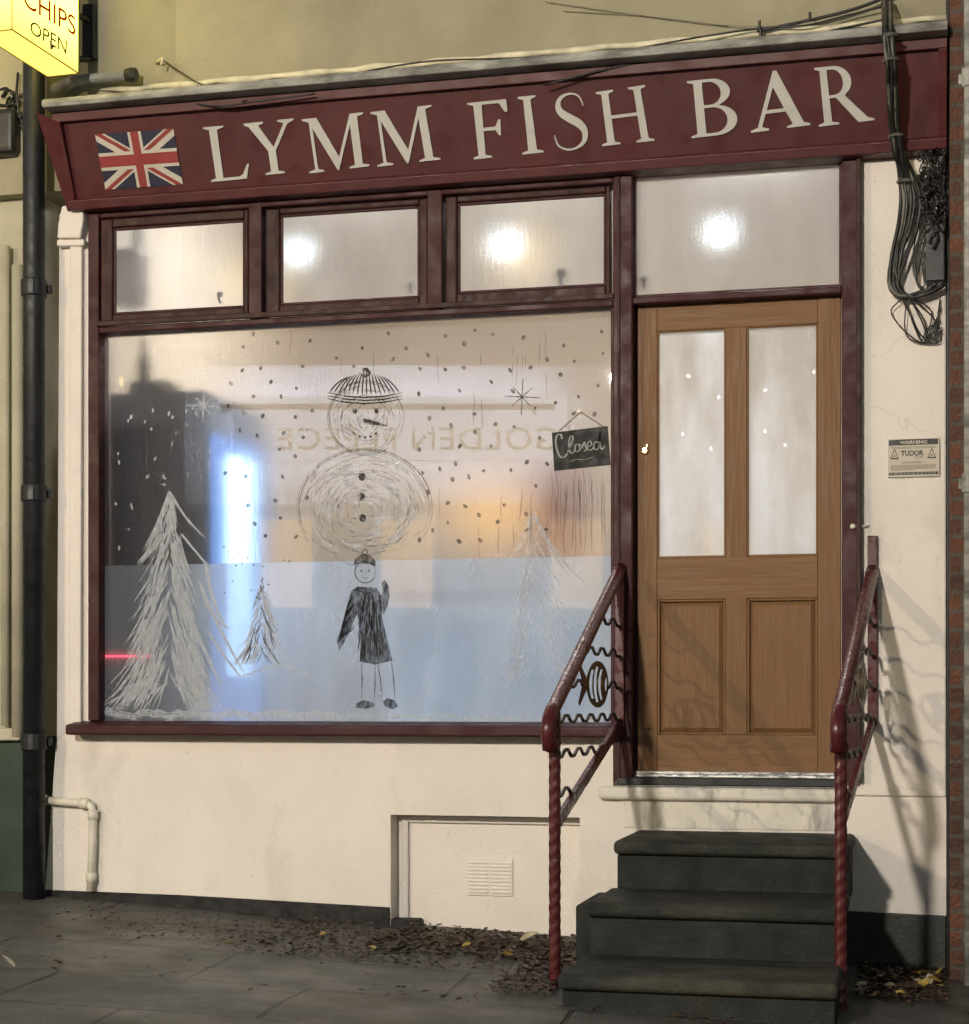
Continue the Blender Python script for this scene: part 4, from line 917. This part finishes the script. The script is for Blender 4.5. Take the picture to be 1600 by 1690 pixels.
# junction box with its snarl of wiring
t = thing('junction_box', P(1545, 420, -.04), 'black junction box with a snarl of wires on the white wall by the brick pier', 'junction box')
x0, z1 = F(1528, 372, -.05); x1, z0 = F(1560, 465, -.05); mb = MB(); mb.box(x0, x1, -.07, 0, z0, z1); mb.build('box', M['black'], t, bevel=.006)
mb = MB(); x0, z1 = F(1540, 238, -.05); x1, z0 = F(1562, 362, -.05); mb.box(x0+.02, x1, -.045, -.001, z0, z1); mb.build('conduit', M['black'], t, bevel=.01)
mb = MB()
for k in range(46):
    a, b = rn.uniform(1530, 1556), rn.uniform(250, 370); q = [P(a, b, -.05)]
    for j in range(4): a = max(1516, min(1560, a+rn.uniform(-14, 14))); b += rn.uniform(-16, 22); q.append(P(a, b, -.05-rn.uniform(0, .05)))
    wire(mb, q, rn.uniform(.0025, .0055), 4)
mb.build('wire_snarl', M['cable'], t, smooth=True)
# cables along the flashing
t = thing('roof_cable', P(900, 100, -.1), 'pair of dark cables strung along the flashing above the fascia', 'cable')
mb = MB()
wire(mb, [P(150, 148, -.18), P(260, 158, -.2), P(350, 175, -.26), P(420, 168, -.28), P(520, 155, -.28)], .004)
wire(mb, [P(400, 168, -.25), P(560, 128, -.15), P(700, 102, -.06), P(850, 96, -.1), P(1000, 88, -.1), P(1150, 62, -.06), P(1260, 46, -.04), P(1330, 42, -.05), P(1400, 25, -.03), P(1470, 8, -.03)], .004)
wire(mb, [P(900, 140, -.27), P(1020, 110, -.25), P(1160, 84, -.25), P(1300, 66, -.25), P(1400, 45, -.2), P(1470, 30, -.2)], .005)
wire(mb, [P(1250, 52, -.04), P(1400, 18, -.03), P(1500, -20, -.02)], .007)
mb.build('cable', M['cable'], t, smooth=True)
for a, b in ((1254, 42), (1337, 28), (433, 140), (1256, 56)):
    mb = MB(); mb.tube([P(a, b+8, -.05), P(a, b-8, -.06)], .006); mb.build('clip', M['cable'], t)
t = thing('wire_hook', P(265, 100, -.02), 'small hook with a thin wire on the cream upper wall', 'hook')
mb = MB(); mb.tube([P(258, 104, .02), P(262, 100, -.03), P(270, 96, -.05), P(266, 108, -.05)], .006); mb.build('hook', M['flashedge'], t, smooth=True)
mb = MB(); wire(mb, [P(268, 98, -.04), P(300, 120, -.05), P(340, 142, -.12), P(400, 150, -.2), P(470, 150, -.2)], .0035); mb.build('wire', M['cable'], t, smooth=True)
t = thing('telephone_wire', P(1100, 20, .0), 'faint pale wires clipped across the cream upper wall', 'wire')
mb = MB(); wire(mb, [P(900, 2, -.0), P(1020, 20, .005), P(1180, 40, .0), P(1260, 44, -.01)], .0022); wire(mb, [P(930, 18, .01), P(1080, 28, .01), P(1200, 42, .01)], .0018); mb.build('wire', M['upperwire'], t, smooth=True)
t = thing('left_cables', P(20, 170, -.05), 'snarl of dark cables on the neighbouring wall under the lightbox', 'cables')
mb = MB()
for k in range(16):
    a, b = rn.uniform(0, 40), rn.uniform(140, 200); q = [P(a, b, .04)]
    for j in range(4): a = a+rn.uniform(-18, 14); b += rn.uniform(-16, 18); q.append(P(a, b, .04-rn.uniform(0, .06)))
    wire(mb, q, rn.uniform(.003, .008), 4)
wire(mb, [P(30, 120, .0), P(28, 160, -.02), P(36, 200, -.0), P(40, 220, 0)], .006); mb.build('cable', M['cable'], t, smooth=True)
x0, z1 = F(-60, 195, .05); x1, z0 = F(40, 262, .05); mb = MB(); mb.box(x0, x1, -.05, .09, z0, z1); mb.build('dark_box', M['black'], t, bevel=.03, seg=3)

# warning notice
yn = -.004; n0, n1 = X(1466, yn), X(1552, yn); nz1, nz0 = F(1508, 724, yn)[1], F(1508, 788, yn)[1]
wn_ = thing('warning_notice', ((n0+n1)/2, 0, nz0), 'small white security warning notice on the white wall right of the door', 'notice')
mb = MB(); mb.box(n0, n1, yn, -.0008, nz0, nz1); mb.build('plate', M['notice'], wn_)
nW, nH = n1-n0, nz1-nz0; np_ = lambda off: (lambda u, v: (n0+nW*u, yn-off, nz0+nH*v))
def rect(u0, u1, v0, v1): return ([(u0, v0), (u1, v0), (u1, v1), (u0, v1)], [(0,1,2,3)])
mb = MB(); put(mb, rect(.015, .96, .84, .985), np_(.0008)); put(mb, rect(.02, .96, .07, .14), np_(.0008)); put(mb, rect(.985, 1.0, .05, .99), np_(.0008)); put(mb, rect(.0, .985, .0, .018), np_(.0008)); mb.build('black_band', M['ink'], wn_, fix=False)
def ntext(s, u0, u1, v0, v1, m, bold, off=.0016, name='lettering'):
    sh = text2d(s, bold); mb = MB(); put(mb, sh, lambda u, v: (n0+nW*(u0+(u1-u0)*u), yn-off, nz0+nH*(v0+(v1-v0)*v))); mb.build(name, m, wn_, fix=False)
ntext('WARNING', .22, .75, .865, .955, M['notice'], .03); ntext('TUDOR', .25, .68, .56, .70, M['ink'], .03); ntext('CCTV', .52, .68, .49, .54, M['ink'], .0)
mb = MB()
for i, (u0, u1, v) in enumerate(((.05, .93, .78), (.07, .9, .75), (.27, .66, .40), (.28, .66, .37), (.06, .93, .31), (.06, .92, .28), (.06, .93, .25), (.06, .9, .22), (.06, .5, .19))):
    u = u0
    while u < u1: d = rn.uniform(.02, .07); put(mb, rect(u, min(u1, u+d), v, v+.016), np_(.0009)); u += d+.012
mb.build('small_print', M['inkgrey'], wn_, fix=False)
mb = MB()
for c in (.125, .84):
    tri = lambda s: [(c-.085*s, .60-.115*s), (c+.085*s, .60-.115*s), (c, .60+.16*s)]
    put(mb, outline_mesh([tri(1.0), tri(.72)]), np_(.0009)); put(mb, ([(c-.03, .53), (c+.005, .56), (c+.03, .55), (c, .60), (c-.01, .58)], [(0,1,2,3,4)]), np_(.001))
mb.build('warning_triangle', M['ink'], wn_, fix=False)
mb = MB()
u = .04
while u < .93: d = rn.uniform(.02, .09); put(mb, rect(u, u+d, .085, .122), np_(.0016)); u += d+.02
mb.build('small_print', M['inkgrey'], wn_, fix=False)

# closed sign, hanging inside the glass
yk = YG - .016
cs = thing('closed_sign', P(958, 740, yk), 'black chalkboard closed sign hanging crooked on a string against the window', 'sign')
k0, k1, k2, k3 = P(915, 777, yk), P(1008, 767, yk), P(1003, 703, yk), P(911, 714, yk)
mb = MB(); mb.prism([k0, k1, k2, k3], (0, .007, 0)); mb.build('board', M['slate'], cs, bevel=.001)
mb = MB(); mb.tube([P(922, 712, yk+.002), P(956, 682, yk), P(959, 680, yk), P(996, 704, yk+.002)], .0022, 6); mb.build('string', M['string'], cs)
mb = MB(); mb.lathe(P(958, 680, YG-.002), [(.004, .016), (.012, .010), (.010, .0)], 12, 'y'); mb.build('sucker', M['whiteplastic'], cs)
def kb_(u, v): q = (k0*(1-u)+k1*u)*(1-v)+(k3*(1-u)+k2*u)*v; return Vector((q.x, yk-.0012, q.z))
def stroke(mb, pts, w0, w1):
    c = cr([Vector((a, b, 0)) for a, b in pts], 8); n = len(c); L, Rr = [], []
    for i, q in enumerate(c):
        d = c[min(i+1, n-1)]-c[max(i-1, 0)]; d.normalize(); hw = (w0+(w1-w0)*abs(d.y))*.5; nn = Vector((-d.y*.68, d.x, 0))*hw
        L.append(kb_(q.x+nn.x, q.y+nn.y)); Rr.append(kb_(q.x-nn.x, q.y-nn.y))
    off = Vector((0, -.0001*len(mb.f)*.05, 0)); mb.add([v+off for v in L+Rr], [(i, i+1, n+i+1, n+i) for i in range(n-1)])
mb = MB()
stroke(mb, [(.18, .80), (.16, .92), (.09, .9), (.06, .74), (.08, .50), (.13, .34), (.20, .33), (.26, .42)], .02, .05)
stroke(mb, [(.26, .45), (.36, .72), (.37, .84), (.32, .82), (.29, .60), (.31, .42), (.36, .42), (.40, .50)], .018, .04)
stroke(mb, [(.47, .62), (.41, .60), (.40, .46), (.45, .43), (.49, .52), (.46, .62), (.52, .58)], .018, .035)
stroke(mb, [(.52, .50), (.57, .66), (.58, .58), (.60, .46), (.55, .42)], .018, .038)
stroke(mb, [(.62, .52), (.69, .56), (.68, .66), (.63, .62), (.62, .48), (.67, .42), (.73, .50)], .018, .036)
stroke(mb, [(.82, .60), (.76, .62), (.73, .50), (.77, .42), (.83, .52), (.86, .88), (.845, .60), (.87, .42), (.93, .50)], .018, .04)
mb.build('chalk_lettering', M['chalk'], cs, fix=False)
mb = MB(); stroke(mb, [(.30, .20), (.42, .23), (.55, .20), (.70, .25)], .012, .03); mb.build('chalk_flourish', M['inkgrey'], cs, fix=False)

# ================================================================== NEIGHBOURS
nb = thing('neighbouring_house', (XW-1.2, .1, 0), 'cream and dark green house front at the left edge of the photo', 'building')
nx0, nx1 = XW-6, XW-.07; gz = F(20, 1215, .1)[1]
mb = MB(); mb.box(nx0, nx1, .1, 5, gz, 7); mb.build('upper_wall', M['cream_left'], nb)
mb = MB(); mb.box(nx0, nx1, .08, 5, -.5, gz-.002); mb.build('lower_wall', M['green_left'], nb)
mb = MB(); mb.box(nx0, X(36, .05), .03, .1, gz-.02, gz+.04); mb.build('ledge', M['cream_left'], nb, bevel=.01)
mb = MB(); mb.tube([(X(8, .05), .06, gz+.05), (X(8, .05), .06, 3.3)], .022, 10); mb.build('thin_pipe', M['cream_left'], nb, smooth=True); mb = MB(); mb.tube([(X(30, .05), .05, gz), (X(30, .05), .05, 3.2)], .03, 10); mb.build('thin_pipe', M['cream_left'], nb, smooth=True)
mb = MB(); mb.add([(nx0, -.2, 7), (nx1, -.2, 7), (nx1, 5, 7), (nx0, 5, 7), (nx0, 2.4, 8.8), (nx1, 2.4, 8.8)], [(0,1,2,3), (0,4,5,1), (2,5,4,3), (0,3,4), (1,5,2)]); mb.build('roof', M['pipe'], nb)
rb = thing('brick_house', (XR+.6, 0, 0), 'red brick house with a projecting pier at the right edge of the photo', 'building')
bx0 = X(1568, -.25)
mb = MB(); mb.box(bx0, bx0+5, -.25, 5, -.6, 7.4); mb.build('brick_wall', M['brick'], rb)
mb = MB(); mb.box(XR+.002, bx0-.002, -.02, .3, -.6, 7.2); mb.build('dark_joint', M['black'], rb)
mb = MB(); mb.add([(bx0-.1, -.4, 7.4), (bx0+5, -.4, 7.4), (bx0+5, 5, 7.4), (bx0-.1, 5, 7.4), (bx0-.1, 2.4, 9), (bx0+5, 2.4, 9)], [(0,1,2,3), (0,4,5,1), (2,5,4,3), (0,3,4), (1,5,2)]); mb.build('roof', M['pipe'], rb)

# ================================================================== INSIDE THE SHOP
def lamp(name, kind, loc, power, col, parent, **kw):
    l = bpy.data.lights.new(name, kind); l.energy = power; l.color = col
    for k, v in kw.items(): setattr(l, k, v)
    o = bpy.data.objects.new(name, l); COL.objects.link(o); o.parent = parent; o.location = Vector(loc) - rootloc(parent); return o
for (px, py, lab) in ((495, 410, 'bare pendant bulb glowing behind the second small window from the left'), (836, 397, 'bare pendant bulb glowing behind the third small window, next to the fanlight'), (1190, 377, 'bare pendant bulb glowing behind the fanlight over the door')):
    px, py = 1523-(1523-px)*.969, 1153-(1153-py)*.969
    q = P(px, py, 1.6); t = thing('pendant_lamp', (q.x, q.y, ZCEIL), lab, 'lamp', 'pendant lamps in the shop')
    mb = MB(); mb.tube([(q.x, q.y, ZCEIL), (q.x, q.y, q.z+.07)], .006, 6); mb.lathe((q.x, q.y, q.z+.07), [(.02, -.02), (.02, .05)], 10); mb.build('flex', M['black'], t)
    mb = MB(); mb.lathe(q, [(.004, -.045), (.03, -.035), (.042, 0), (.03, .035), (.015, .055)], 14); mb.build('bulb', M['bulb'], t, smooth=True)
    lamp('bulb_light', 'POINT', (q.x, q.y-.06, q.z-.06), PENDANT_W, (.86, .95, 1), t, shadow_soft_size=.05)
for (px, py, lab) in ((480, 492, 'warm glowing dome lamp low in the second small window'), (895, 447, 'warm glowing dome lamp low in the third small window')):
    q = P(px, py, 3.0); t = thing('dome_lamp', q, lab, 'lamp', 'warm dome lamps in the shop')
    mb = MB(); mb.lathe(q, [(.02, .10), (.09, .07), (.15, .02), (.16, -.02), (.15, -.03)], 18); mb.build('shade', M['warmlamp'], t, smooth=True)
    mb = MB(); mb.tube([(q.x, q.y, q.z+.1), (q.x, q.y, ZCEIL)], .008, 6); mb.build('rod', M['brass'], t)
    lamp('dome_light', 'POINT', (q.x, q.y, q.z-.12), WALLLAMP_W, (1, .75, .42), t, shadow_soft_size=.08)
for px in (600, 900, 1250):  # panels added out of view to fill the room with light
    q = P(px, 300, 2.0); t = thing('fill_panel', (q.x, q.y, ZCEIL), 'flat white light panel added out of view on the shop ceiling to brighten the room', 'fill light', 'added fill panels in the shop')
    mb = MB(); mb.box(q.x-.33, q.x+.33, q.y-.33, q.y+.33, ZCEIL-.05, ZCEIL-.002); mb.build('frame', M['whiteplastic'], t, bevel=.006)
    mb = MB(); mb.box(q.x-.29, q.x+.29, q.y-.29, q.y+.29, ZCEIL-.056, ZCEIL-.051); mb.build('diffuser', M['fillglow'], t)
    lamp('fill_panel_light', 'AREA', (q.x, q.y, ZCEIL-.06), FILL_PANEL_W, (1, .97, .93), t, shape='SQUARE', size=.56)
# drinks fridge, seen side-on through the glass
fyA, fyB = .24, 1.2
f0, ftop = F(190, 652, fyA); f1 = X(350, fyA)
fr = thing('drinks_fridge', ((f0+f1)/2, .6, FL), 'tall dark drinks fridge with a glowing blue-white glass door, behind the left of the window', 'fridge')
mb = MB()
mb.box(f0, f1-.03, fyA, fyA+.03, FL, ftop); mb.box(f0, f1-.03, fyB-.03, fyB, FL, ftop); mb.box(f0, f0+.03, fyA+.03, fyB-.03, FL, ftop)
mb.box(f0+.03, f1-.03, fyA+.03, fyB-.03, FL, FL+.12); mb.box(f0+.03, f1-.03, fyA+.03, fyB-.03, ftop-.2, ftop); mb.build('cabinet', M['fridge'], fr, bevel=.008)
mb = MB(); mb.box(f1-.029, f1-.02, fyA+.035, fyB-.035, FL+.1, ftop-.19); mb.build('lit_door', M['ledblue'], fr)
mb = MB(); mb.box(f1-.019, f1-.004, fyA+.34, fyA+.70, FL+.46, ftop-.27); mb.build('light_tube', M['ledwhite'], fr, bevel=.004)
mb = MB()
for (a_, b_) in ((fyA+.002, fyA+.034), (fyB-.034, fyB-.002)): mb.box(f1-.029, f1, a_, b_, FL+.05, ftop-.1)
mb.box(f1-.029, f1, fyA+.035, fyB-.035, FL+.05, FL+.099); mb.box(f1-.029, f1, fyA+.035, fyB-.035, ftop-.189, ftop-.1); mb.build('door_frame', M['fridge'], fr, bevel=.004)
mb = MB(); mb.box(f0+.05, f0+.25, fyA+.1, fyA+.3, ftop+.002, ftop+.07); t = mb.build('storage_box', M['pubdark'], bevel=.006); tag(t, 'dark storage box standing on top of the drinks fridge', 'box')
mb = MB(); mb.lathe(P(249, 650, .4)+Vector((0, 0, .01)), [(.03, 0), (.035, .12), (.016, .17), (.016, .24)], 12); t = mb.build('bottle', M['black'], smooth=True); tag(t, 'dark bottle standing on top of the drinks fridge', 'bottle')
q = P(222, 460, .35); t = thing('wall_speaker', q, 'dark loudspeaker shape behind the leftmost small window', 'speaker'); mb = MB(); mb.box(q.x-.07, q.x+.07, .28, .46, q.z-.15, q.z+.12); mb.build('case', M['pubdark'], t, bevel=.02)
mb = MB(); mb.box(q.x-.02, q.x+.02, .46, .5, q.z, ZCEIL); mb.build('mount', M['pubdark'], t)
# counter with a chilled display, and the frying range
ct = thing('shop_counter', (X(800, 1.6), 1.7, FL), 'long pale counter with a cool lit display front behind the frosted pane', 'counter')
cx0, cx1 = f1+.55, X(1010, 1.5)
mb = MB(); mb.box(cx0, cx1, 1.5, 2.1, FL, FL+.86); mb.build('base', M['pubwhite'], ct, bevel=.01)
mb = MB(); mb.box(cx0-.03, cx1+.03, 1.46, 2.14, FL+.861, FL+.90); mb.build('worktop', M['pubdark'], ct, bevel=.006)
mb = MB(); mb.box(cx0+.05, cx1-.05, 1.485, 1.499, FL+.25, FL+.75); mb.build('lit_front', emit('chilled_display_glow', (.50, .70, 1.0), .35), ct)
fg = thing('frying_range', (X(800, 4), 4.2, FL), 'tall steel frying range with an amber heated cabinet at the back of the shop', 'frying range')
hx0, hx1 = X(660, 4), X(930, 4); 
mb = MB(); mb.box(hx0, hx1, 3.9, 4.9, FL, FL+.95); mb.box(hx0, hx1, 4.3, 4.9, FL+.951, FL+1.6); mb.build('body', M['steel'], fg, bevel=.02)
h0, hz1 = F(800, 830, 3.9); h1, hz0 = F(880, 900, 3.9)
mb = MB(); mb.box(h0, h1, 3.92, 4.28, hz0, hz1); mb.build('heated_cabinet', M['heat'], fg, bevel=.02)
q = P(950, 850, 2.4); t = thing('red_banner', q, 'dark red hanging panel behind the right of the window', 'banner')
mb = MB(); mb.box(q.x-.14, q.x+.14, 2.39, 2.42, q.z-.3, q.z+.22); mb.build('cloth', M['redcloth'], t, bevel=.005); mb = MB(); mb.tube([(q.x, 2.405, q.z+.22), (q.x, 2.405, ZCEIL)], .004); mb.build('cord', M['string'], t)
a = P(167, 1083, YG+.012); b = P(250, 1083, YG+.012); t = thing('red_reflection_strip', (a+b)/2, 'thin red glowing strip standing in for a mirrored tail light, left corner of the window', 'light')
mb = MB(); mb.tube([a, b], .0045, 8); mb.build('tube', M['redstreak'], t)  # red glow stands in for a tail light mirrored in the glass
mb = MB(); mb.box(b.x, b.x+.02, YG+.004, YG+.03, b.z-.012, b.z+.012); mb.build('streak_end', M['black'], t)

# ================================================================== ACROSS THE STREET (seen in the glass)
DP = 24.0
pub = thing('pub_building', R(690, 1100, DP+.2), 'white pub across the street with gilt lettering, seen mirrored in the shop window', 'building')
rt = (R(1000, 700, DP)-R(400, 700, DP)).normalized(); rt.z = 0; rt.normalize()
bk = (R(700, 700, DP+1)-R(700, 700, DP)); bk.z = 0; bk.normalize()
def pb(px, z, back): q = R(px, 700, DP); return Vector((q.x, q.y, z)) + bk*back
def zr(py, d=DP): return ZC + (HOR-py)/FPX*d
def slab(name, pa, pb_, z0, z1, k0_, k1_, m, bevel=0):
    mb = MB(); mb.prism([pb(pa, z0, k0_), pb(pb_, z0, k0_), pb(pb_, z0, k1_), pb(pa, z0, k1_)], (0, 0, z1-z0)); return mb.build(name, m, pub, bevel=bevel)
zs0 = zr(800)
slab('upper_wall', -250, 1900, zs0-.0, 8.2, .09, 5, M['pubbrick'])
slab('painted_band', 300, 1010, zr(830), zr(600), .07, .089, M['pubwhite'])
slab('glow_panel', 385, 935, zr(757), zr(652), .055, .069, M['wallglow'])  # glowing panel stands in for the strip light falling on the white wall
slab('lower_wall', -250, 1900, -1.5, zs0-.002, .08, 5, M['pubbrick'])
slab('roof', -300, 1950, 8.2, 8.5, -.3, 5.3, M['pipe'], .05)
slab('light_trough', 368, 910, zr(684.5), zr(675.5), -.52, -.46, M['gold'])
for pa in (400, 640, 880): slab('trough_arm', pa-2, pa+2, zr(683), zr(677), -.458, .058, M['pubdark'])
def strip_light(dr, z_, wt):
    l_ = lamp('trough_light', 'AREA', pb(640, z_, -.49), wt, (.66, .77, 1), pub, shape='RECTANGLE', size=4.3, size_y=.04)
    z = -dr.normalized(); xx = rt; y = z.cross(xx).normalized(); l_.rotation_euler = Matrix((xx, y, z)).transposed().to_euler()
strip_light(bk*.8 + Vector((0, 0, -.6)), zr(685.5), TROUGH_W); strip_light(bk*.8 + Vector((0, 0, .6)), zr(674.5), TROUGH_W*.7)
for (pa, pc) in ((60, 130), (420, 520), (620, 720), (900, 1000), (1150, 1250), (1420, 1520)):
    fw = slab('window', pa, pc, zr(1010), zr(850), .02, .079, M['pubwhite'], .02); 
    mb = MB(); mb.prism([pb(pa+8, zr(1002), .01), pb(pc-8, zr(1002), .01), pb(pc-8, zr(1002), .018), pb(pa+8, zr(1002), .018)], (0, 0, zr(858)-zr(1002))); mb.build('pane', M['pubwin'], fw)
dz_ = slab('door', 780, 860, -.6, zr(880), .0, .07, M['pubdark'], .02)
def pubtext(s, p_left, p_right, py1, py0):
    sh = text2d(s, .006, 0, 1.08); mb = MB()
    put(mb, sh, lambda u, v: pb(p_right + (p_left-p_right)*u, zr(py0)+(zr(py1)-zr(py0))*v, .038), bk*.014); mb.build('lettering', M['gold'], pub, fix=False)
pubtext('GOLDEN', 678, 922, 703, 741); pubtext('FLEECE', 455, 652, 703, 741)
mb = MB(); mb.lathe(R(197, 628, DP-.4), [(.015, -.06), (.035, .0), (.015, .06)], 10); mb.build('wall_lantern', emit('lantern_glow', (1, .75, .25), 4), pub, smooth=True)
fe = thing('festoon_lights', R(1000, 640, 21), 'string of small white bulbs across the street, mirrored as bright dots in the door panes', 'string lights')
for pts_ in (((1040, 600), (1135, 617), (1185, 652), (1262, 640), (1343, 610)), ((1040, 690), (1125, 713), (1172, 737), (1262, 708), (1295, 731), (1400, 690))):
    q_ = [R(a, b, 21) for a, b in pts_]; mb = MB(); mb.tube(cr(q_, 5), .006, 5); mb.build('flex', M['black'], fe)
    for q in q_: mb = MB(); mb.lathe(q, [(.006, -.034), (.022, -.02), (.019, .0), (.008, .016)], 10); mb.build('bulb', M['festoon'], fe, smooth=True)
# street lamps
def street_lamp(sp_, power, col, label, target, rad):
    t = thing('street_lamp', (sp_.x, sp_.y-.3, ZG(sp_.x)-.02), label, 'street lamp', 'street lamps across the road')
    mb = MB(); mb.tube([(sp_.x, sp_.y-.3, ZG(sp_.x)-.1), (sp_.x, sp_.y-.3, 1.2), (sp_.x, sp_.y-.3, sp_.z+.1)], [.085, .06, .04], 12); mb.tube(cr([(sp_.x, sp_.y-.3, sp_.z+.1), (sp_.x, sp_.y-.2, sp_.z+.17), (sp_.x, sp_.y-.02, sp_.z+.14)], 5), .03, 8); mb.build('column', M['lamppost'], t, smooth=True)
    mb = MB(); mb.lathe((sp_.x, sp_.y, sp_.z+.06), [(.13, 0), (.12, .05), (.05, .1)], 14); mb.build('hood', M['lamppost'], t, smooth=True)
    mb = MB(); mb.lathe((sp_.x, sp_.y, sp_.z+.055), [(.05, -.07), (.1, -.04), (.11, 0)], 14); mb.build('lens', M['lampglow'], t, smooth=True)
    l = lamp('lamp_light', 'SPOT', (sp_.x, sp_.y+.14, sp_.z-.16), power, col, t, shadow_soft_size=rad, spot_size=math.radians(110), spot_blend=.6)
    l.rotation_euler = (Vector(target) - Vector((sp_.x, sp_.y, sp_.z))).to_track_quat('-Z', 'Y').to_euler()
street_lamp(R(1047, 600, 20.0), STREET_W, (1, .895, .77), 'street lamp with the white glare, standing across the road opposite the door', (-1.5, 0, 1.5), .25)
street_lamp(R(159, 600, 21.0), STREET_W*.5, (1, .80, .5), 'street lamp with the yellower light, standing farther left across the road', (-1.5, 0, 1.5), .045)

# ================================================================== LEAVES
def leafmesh(mb, c, s, rn, tilt=.5):
    a = rn.uniform(0, 6.28); d = Vector((math.cos(a), math.sin(a), rn.uniform(-tilt, tilt)*.6)); n = Vector((-math.sin(a), math.cos(a), rn.uniform(-tilt, tilt)))
    up = Vector((0, 0, 1)); q = [(-1, 0), (-.5, .42), (.2, .5), (1, 0), (.2, -.5), (-.5, -.42)]
    cv = rn.uniform(.1, .5)
    pts = [c + d*u*s + n*v*s + up*(abs(v)*cv*s + .004) for u, v in q] + [c + up*.004]
    mb.add(pts, [(6, i, (i+1) % 6) for i in range(6)])
rn = random.Random(11)
cols = dict(brown=(.045, .024, .013), dark=(.02, .014, .01), tan=(.13, .075, .035))
lm, nt, out = newmat('leaf_litter')
oi = node(nt, 'TexCoord'); nz = node(nt, 'TexNoise', {'Vector': oi.outputs['Object'], 'Scale': 45.0, 'Detail': 2.0})
rp = node(nt, 'ValToRGB', {0: nz.outputs['Fac']}); e = rp.color_ramp.elements; e[0].position = .36; e[0].color = (.012, .008, .006, 1); e[1].position = .76; e[1].color = (.19, .125, .06, 1)
e2 = e.new(.56); e2.color = (.05, .026, .014, 1)
bs = node(nt, 'BsdfPrincipled', {'Base Color': rp.outputs[0], 'Roughness': .5}); nt.links.new(bs.outputs[0], out.inputs[0])
mb = MB()
def scatter(px0, px1, y0, y1, n, smin, smax, pw=1.0):
    for i in range(n):
        x = rn.uniform(X(px0, (y0+y1)/2), X(px1, (y0+y1)/2)); y = y0+(y1-y0)*rn.random()**pw
        if x > sl-.1 and x < sr+.02 and y > -1.6: continue
        leafmesh(mb, Vector((x, y, ZG(x)+rn.uniform(0, .02))), rn.uniform(smin, smax), rn)
scatter(640, 960, -.75, -.02, 1500, .007, .022); scatter(440, 900, -1.1, -.25, 900, .006, .018); scatter(850, 1010, -1.45, -.5, 1100, .007, .02); scatter(400, 760, -1.05, -.2, 520, .006, .018); scatter(200, 620, -1.0, -.3, 200, .005, .014); scatter(60, 560, -1.1, -.05, 260, .005, .015, .6); scatter(1408, 1560, -.9, -.05, 800, .007, .024)
scatter(640, 1560, -1.75, -1.5, 60, .008, .02); scatter(20, 900, -1.9, -.9, 60, .006, .018)
tag(mb.build('leaf_litter', lm, fix=False), 'drift of dark brown rotting leaves along the foot of the wall', 'leaf litter', kind='stuff')
M['yleaf'] = mat('yellow_leaf', (.34, .24, .05), .55, var=.3, scale=40); M['pale'] = mat('pale_scrap', (.42, .36, .24), .6, var=.2, scale=30); M['redscrap'] = mat('red_scrap', (.5, .05, .04), .5)
def single(name, px, py, s, m, lab, cat, group=None):
    p_ = G(px, py, .12); z = ZG(p_.x); p_ = G(px, py, z+.02); mb = MB(); leafmesh(mb, p_, s, rn, .9)
    o = mb.build(name, m, fix=False); tag(o, lab, cat, group); return o
for (px, py) in ((845, 1571), (838, 1577), (770, 1562), (1455, 1617), (1475, 1615), (615, 1565), (530, 1545)): single('fallen_leaf', px, py, .03, M['yleaf'], 'small yellow leaf fallen on the dark leaf litter', 'leaf', 'yellow leaves fallen on the litter')
for k in range(16): single('fallen_leaf', rn.uniform(1412, 1556), rn.uniform(1606, 1640), rn.uniform(.018, .04), M['yleaf'] if k % 2 else M['pale'], 'pale yellow leaf in the small heap right of the steps', 'leaf', 'pale leaves heaped right of the steps')
single('paper_scrap', 870, 1550, .05, M['pale'], 'largest pale yellowish scrap lying left of the left handrail post', 'litter')
single('paper_scrap', 800, 1630, .026, M['pale'], 'small pale scrap on the pavement in front of the wall recess', 'litter')
single('paper_scrap', 378, 1556, .026, M['pale'], 'cream scrap alone on the flagstones left of the leaf drift', 'litter')
single('paper_scrap', 15, 1588, .04, M['pale'], 'pale scrap on the flagstones at the left edge of the photo', 'litter')
single('crisp_packet', 1490, 1622, .028, M['redscrap'], 'bright red scrap of packaging among leaves right of the steps', 'litter')
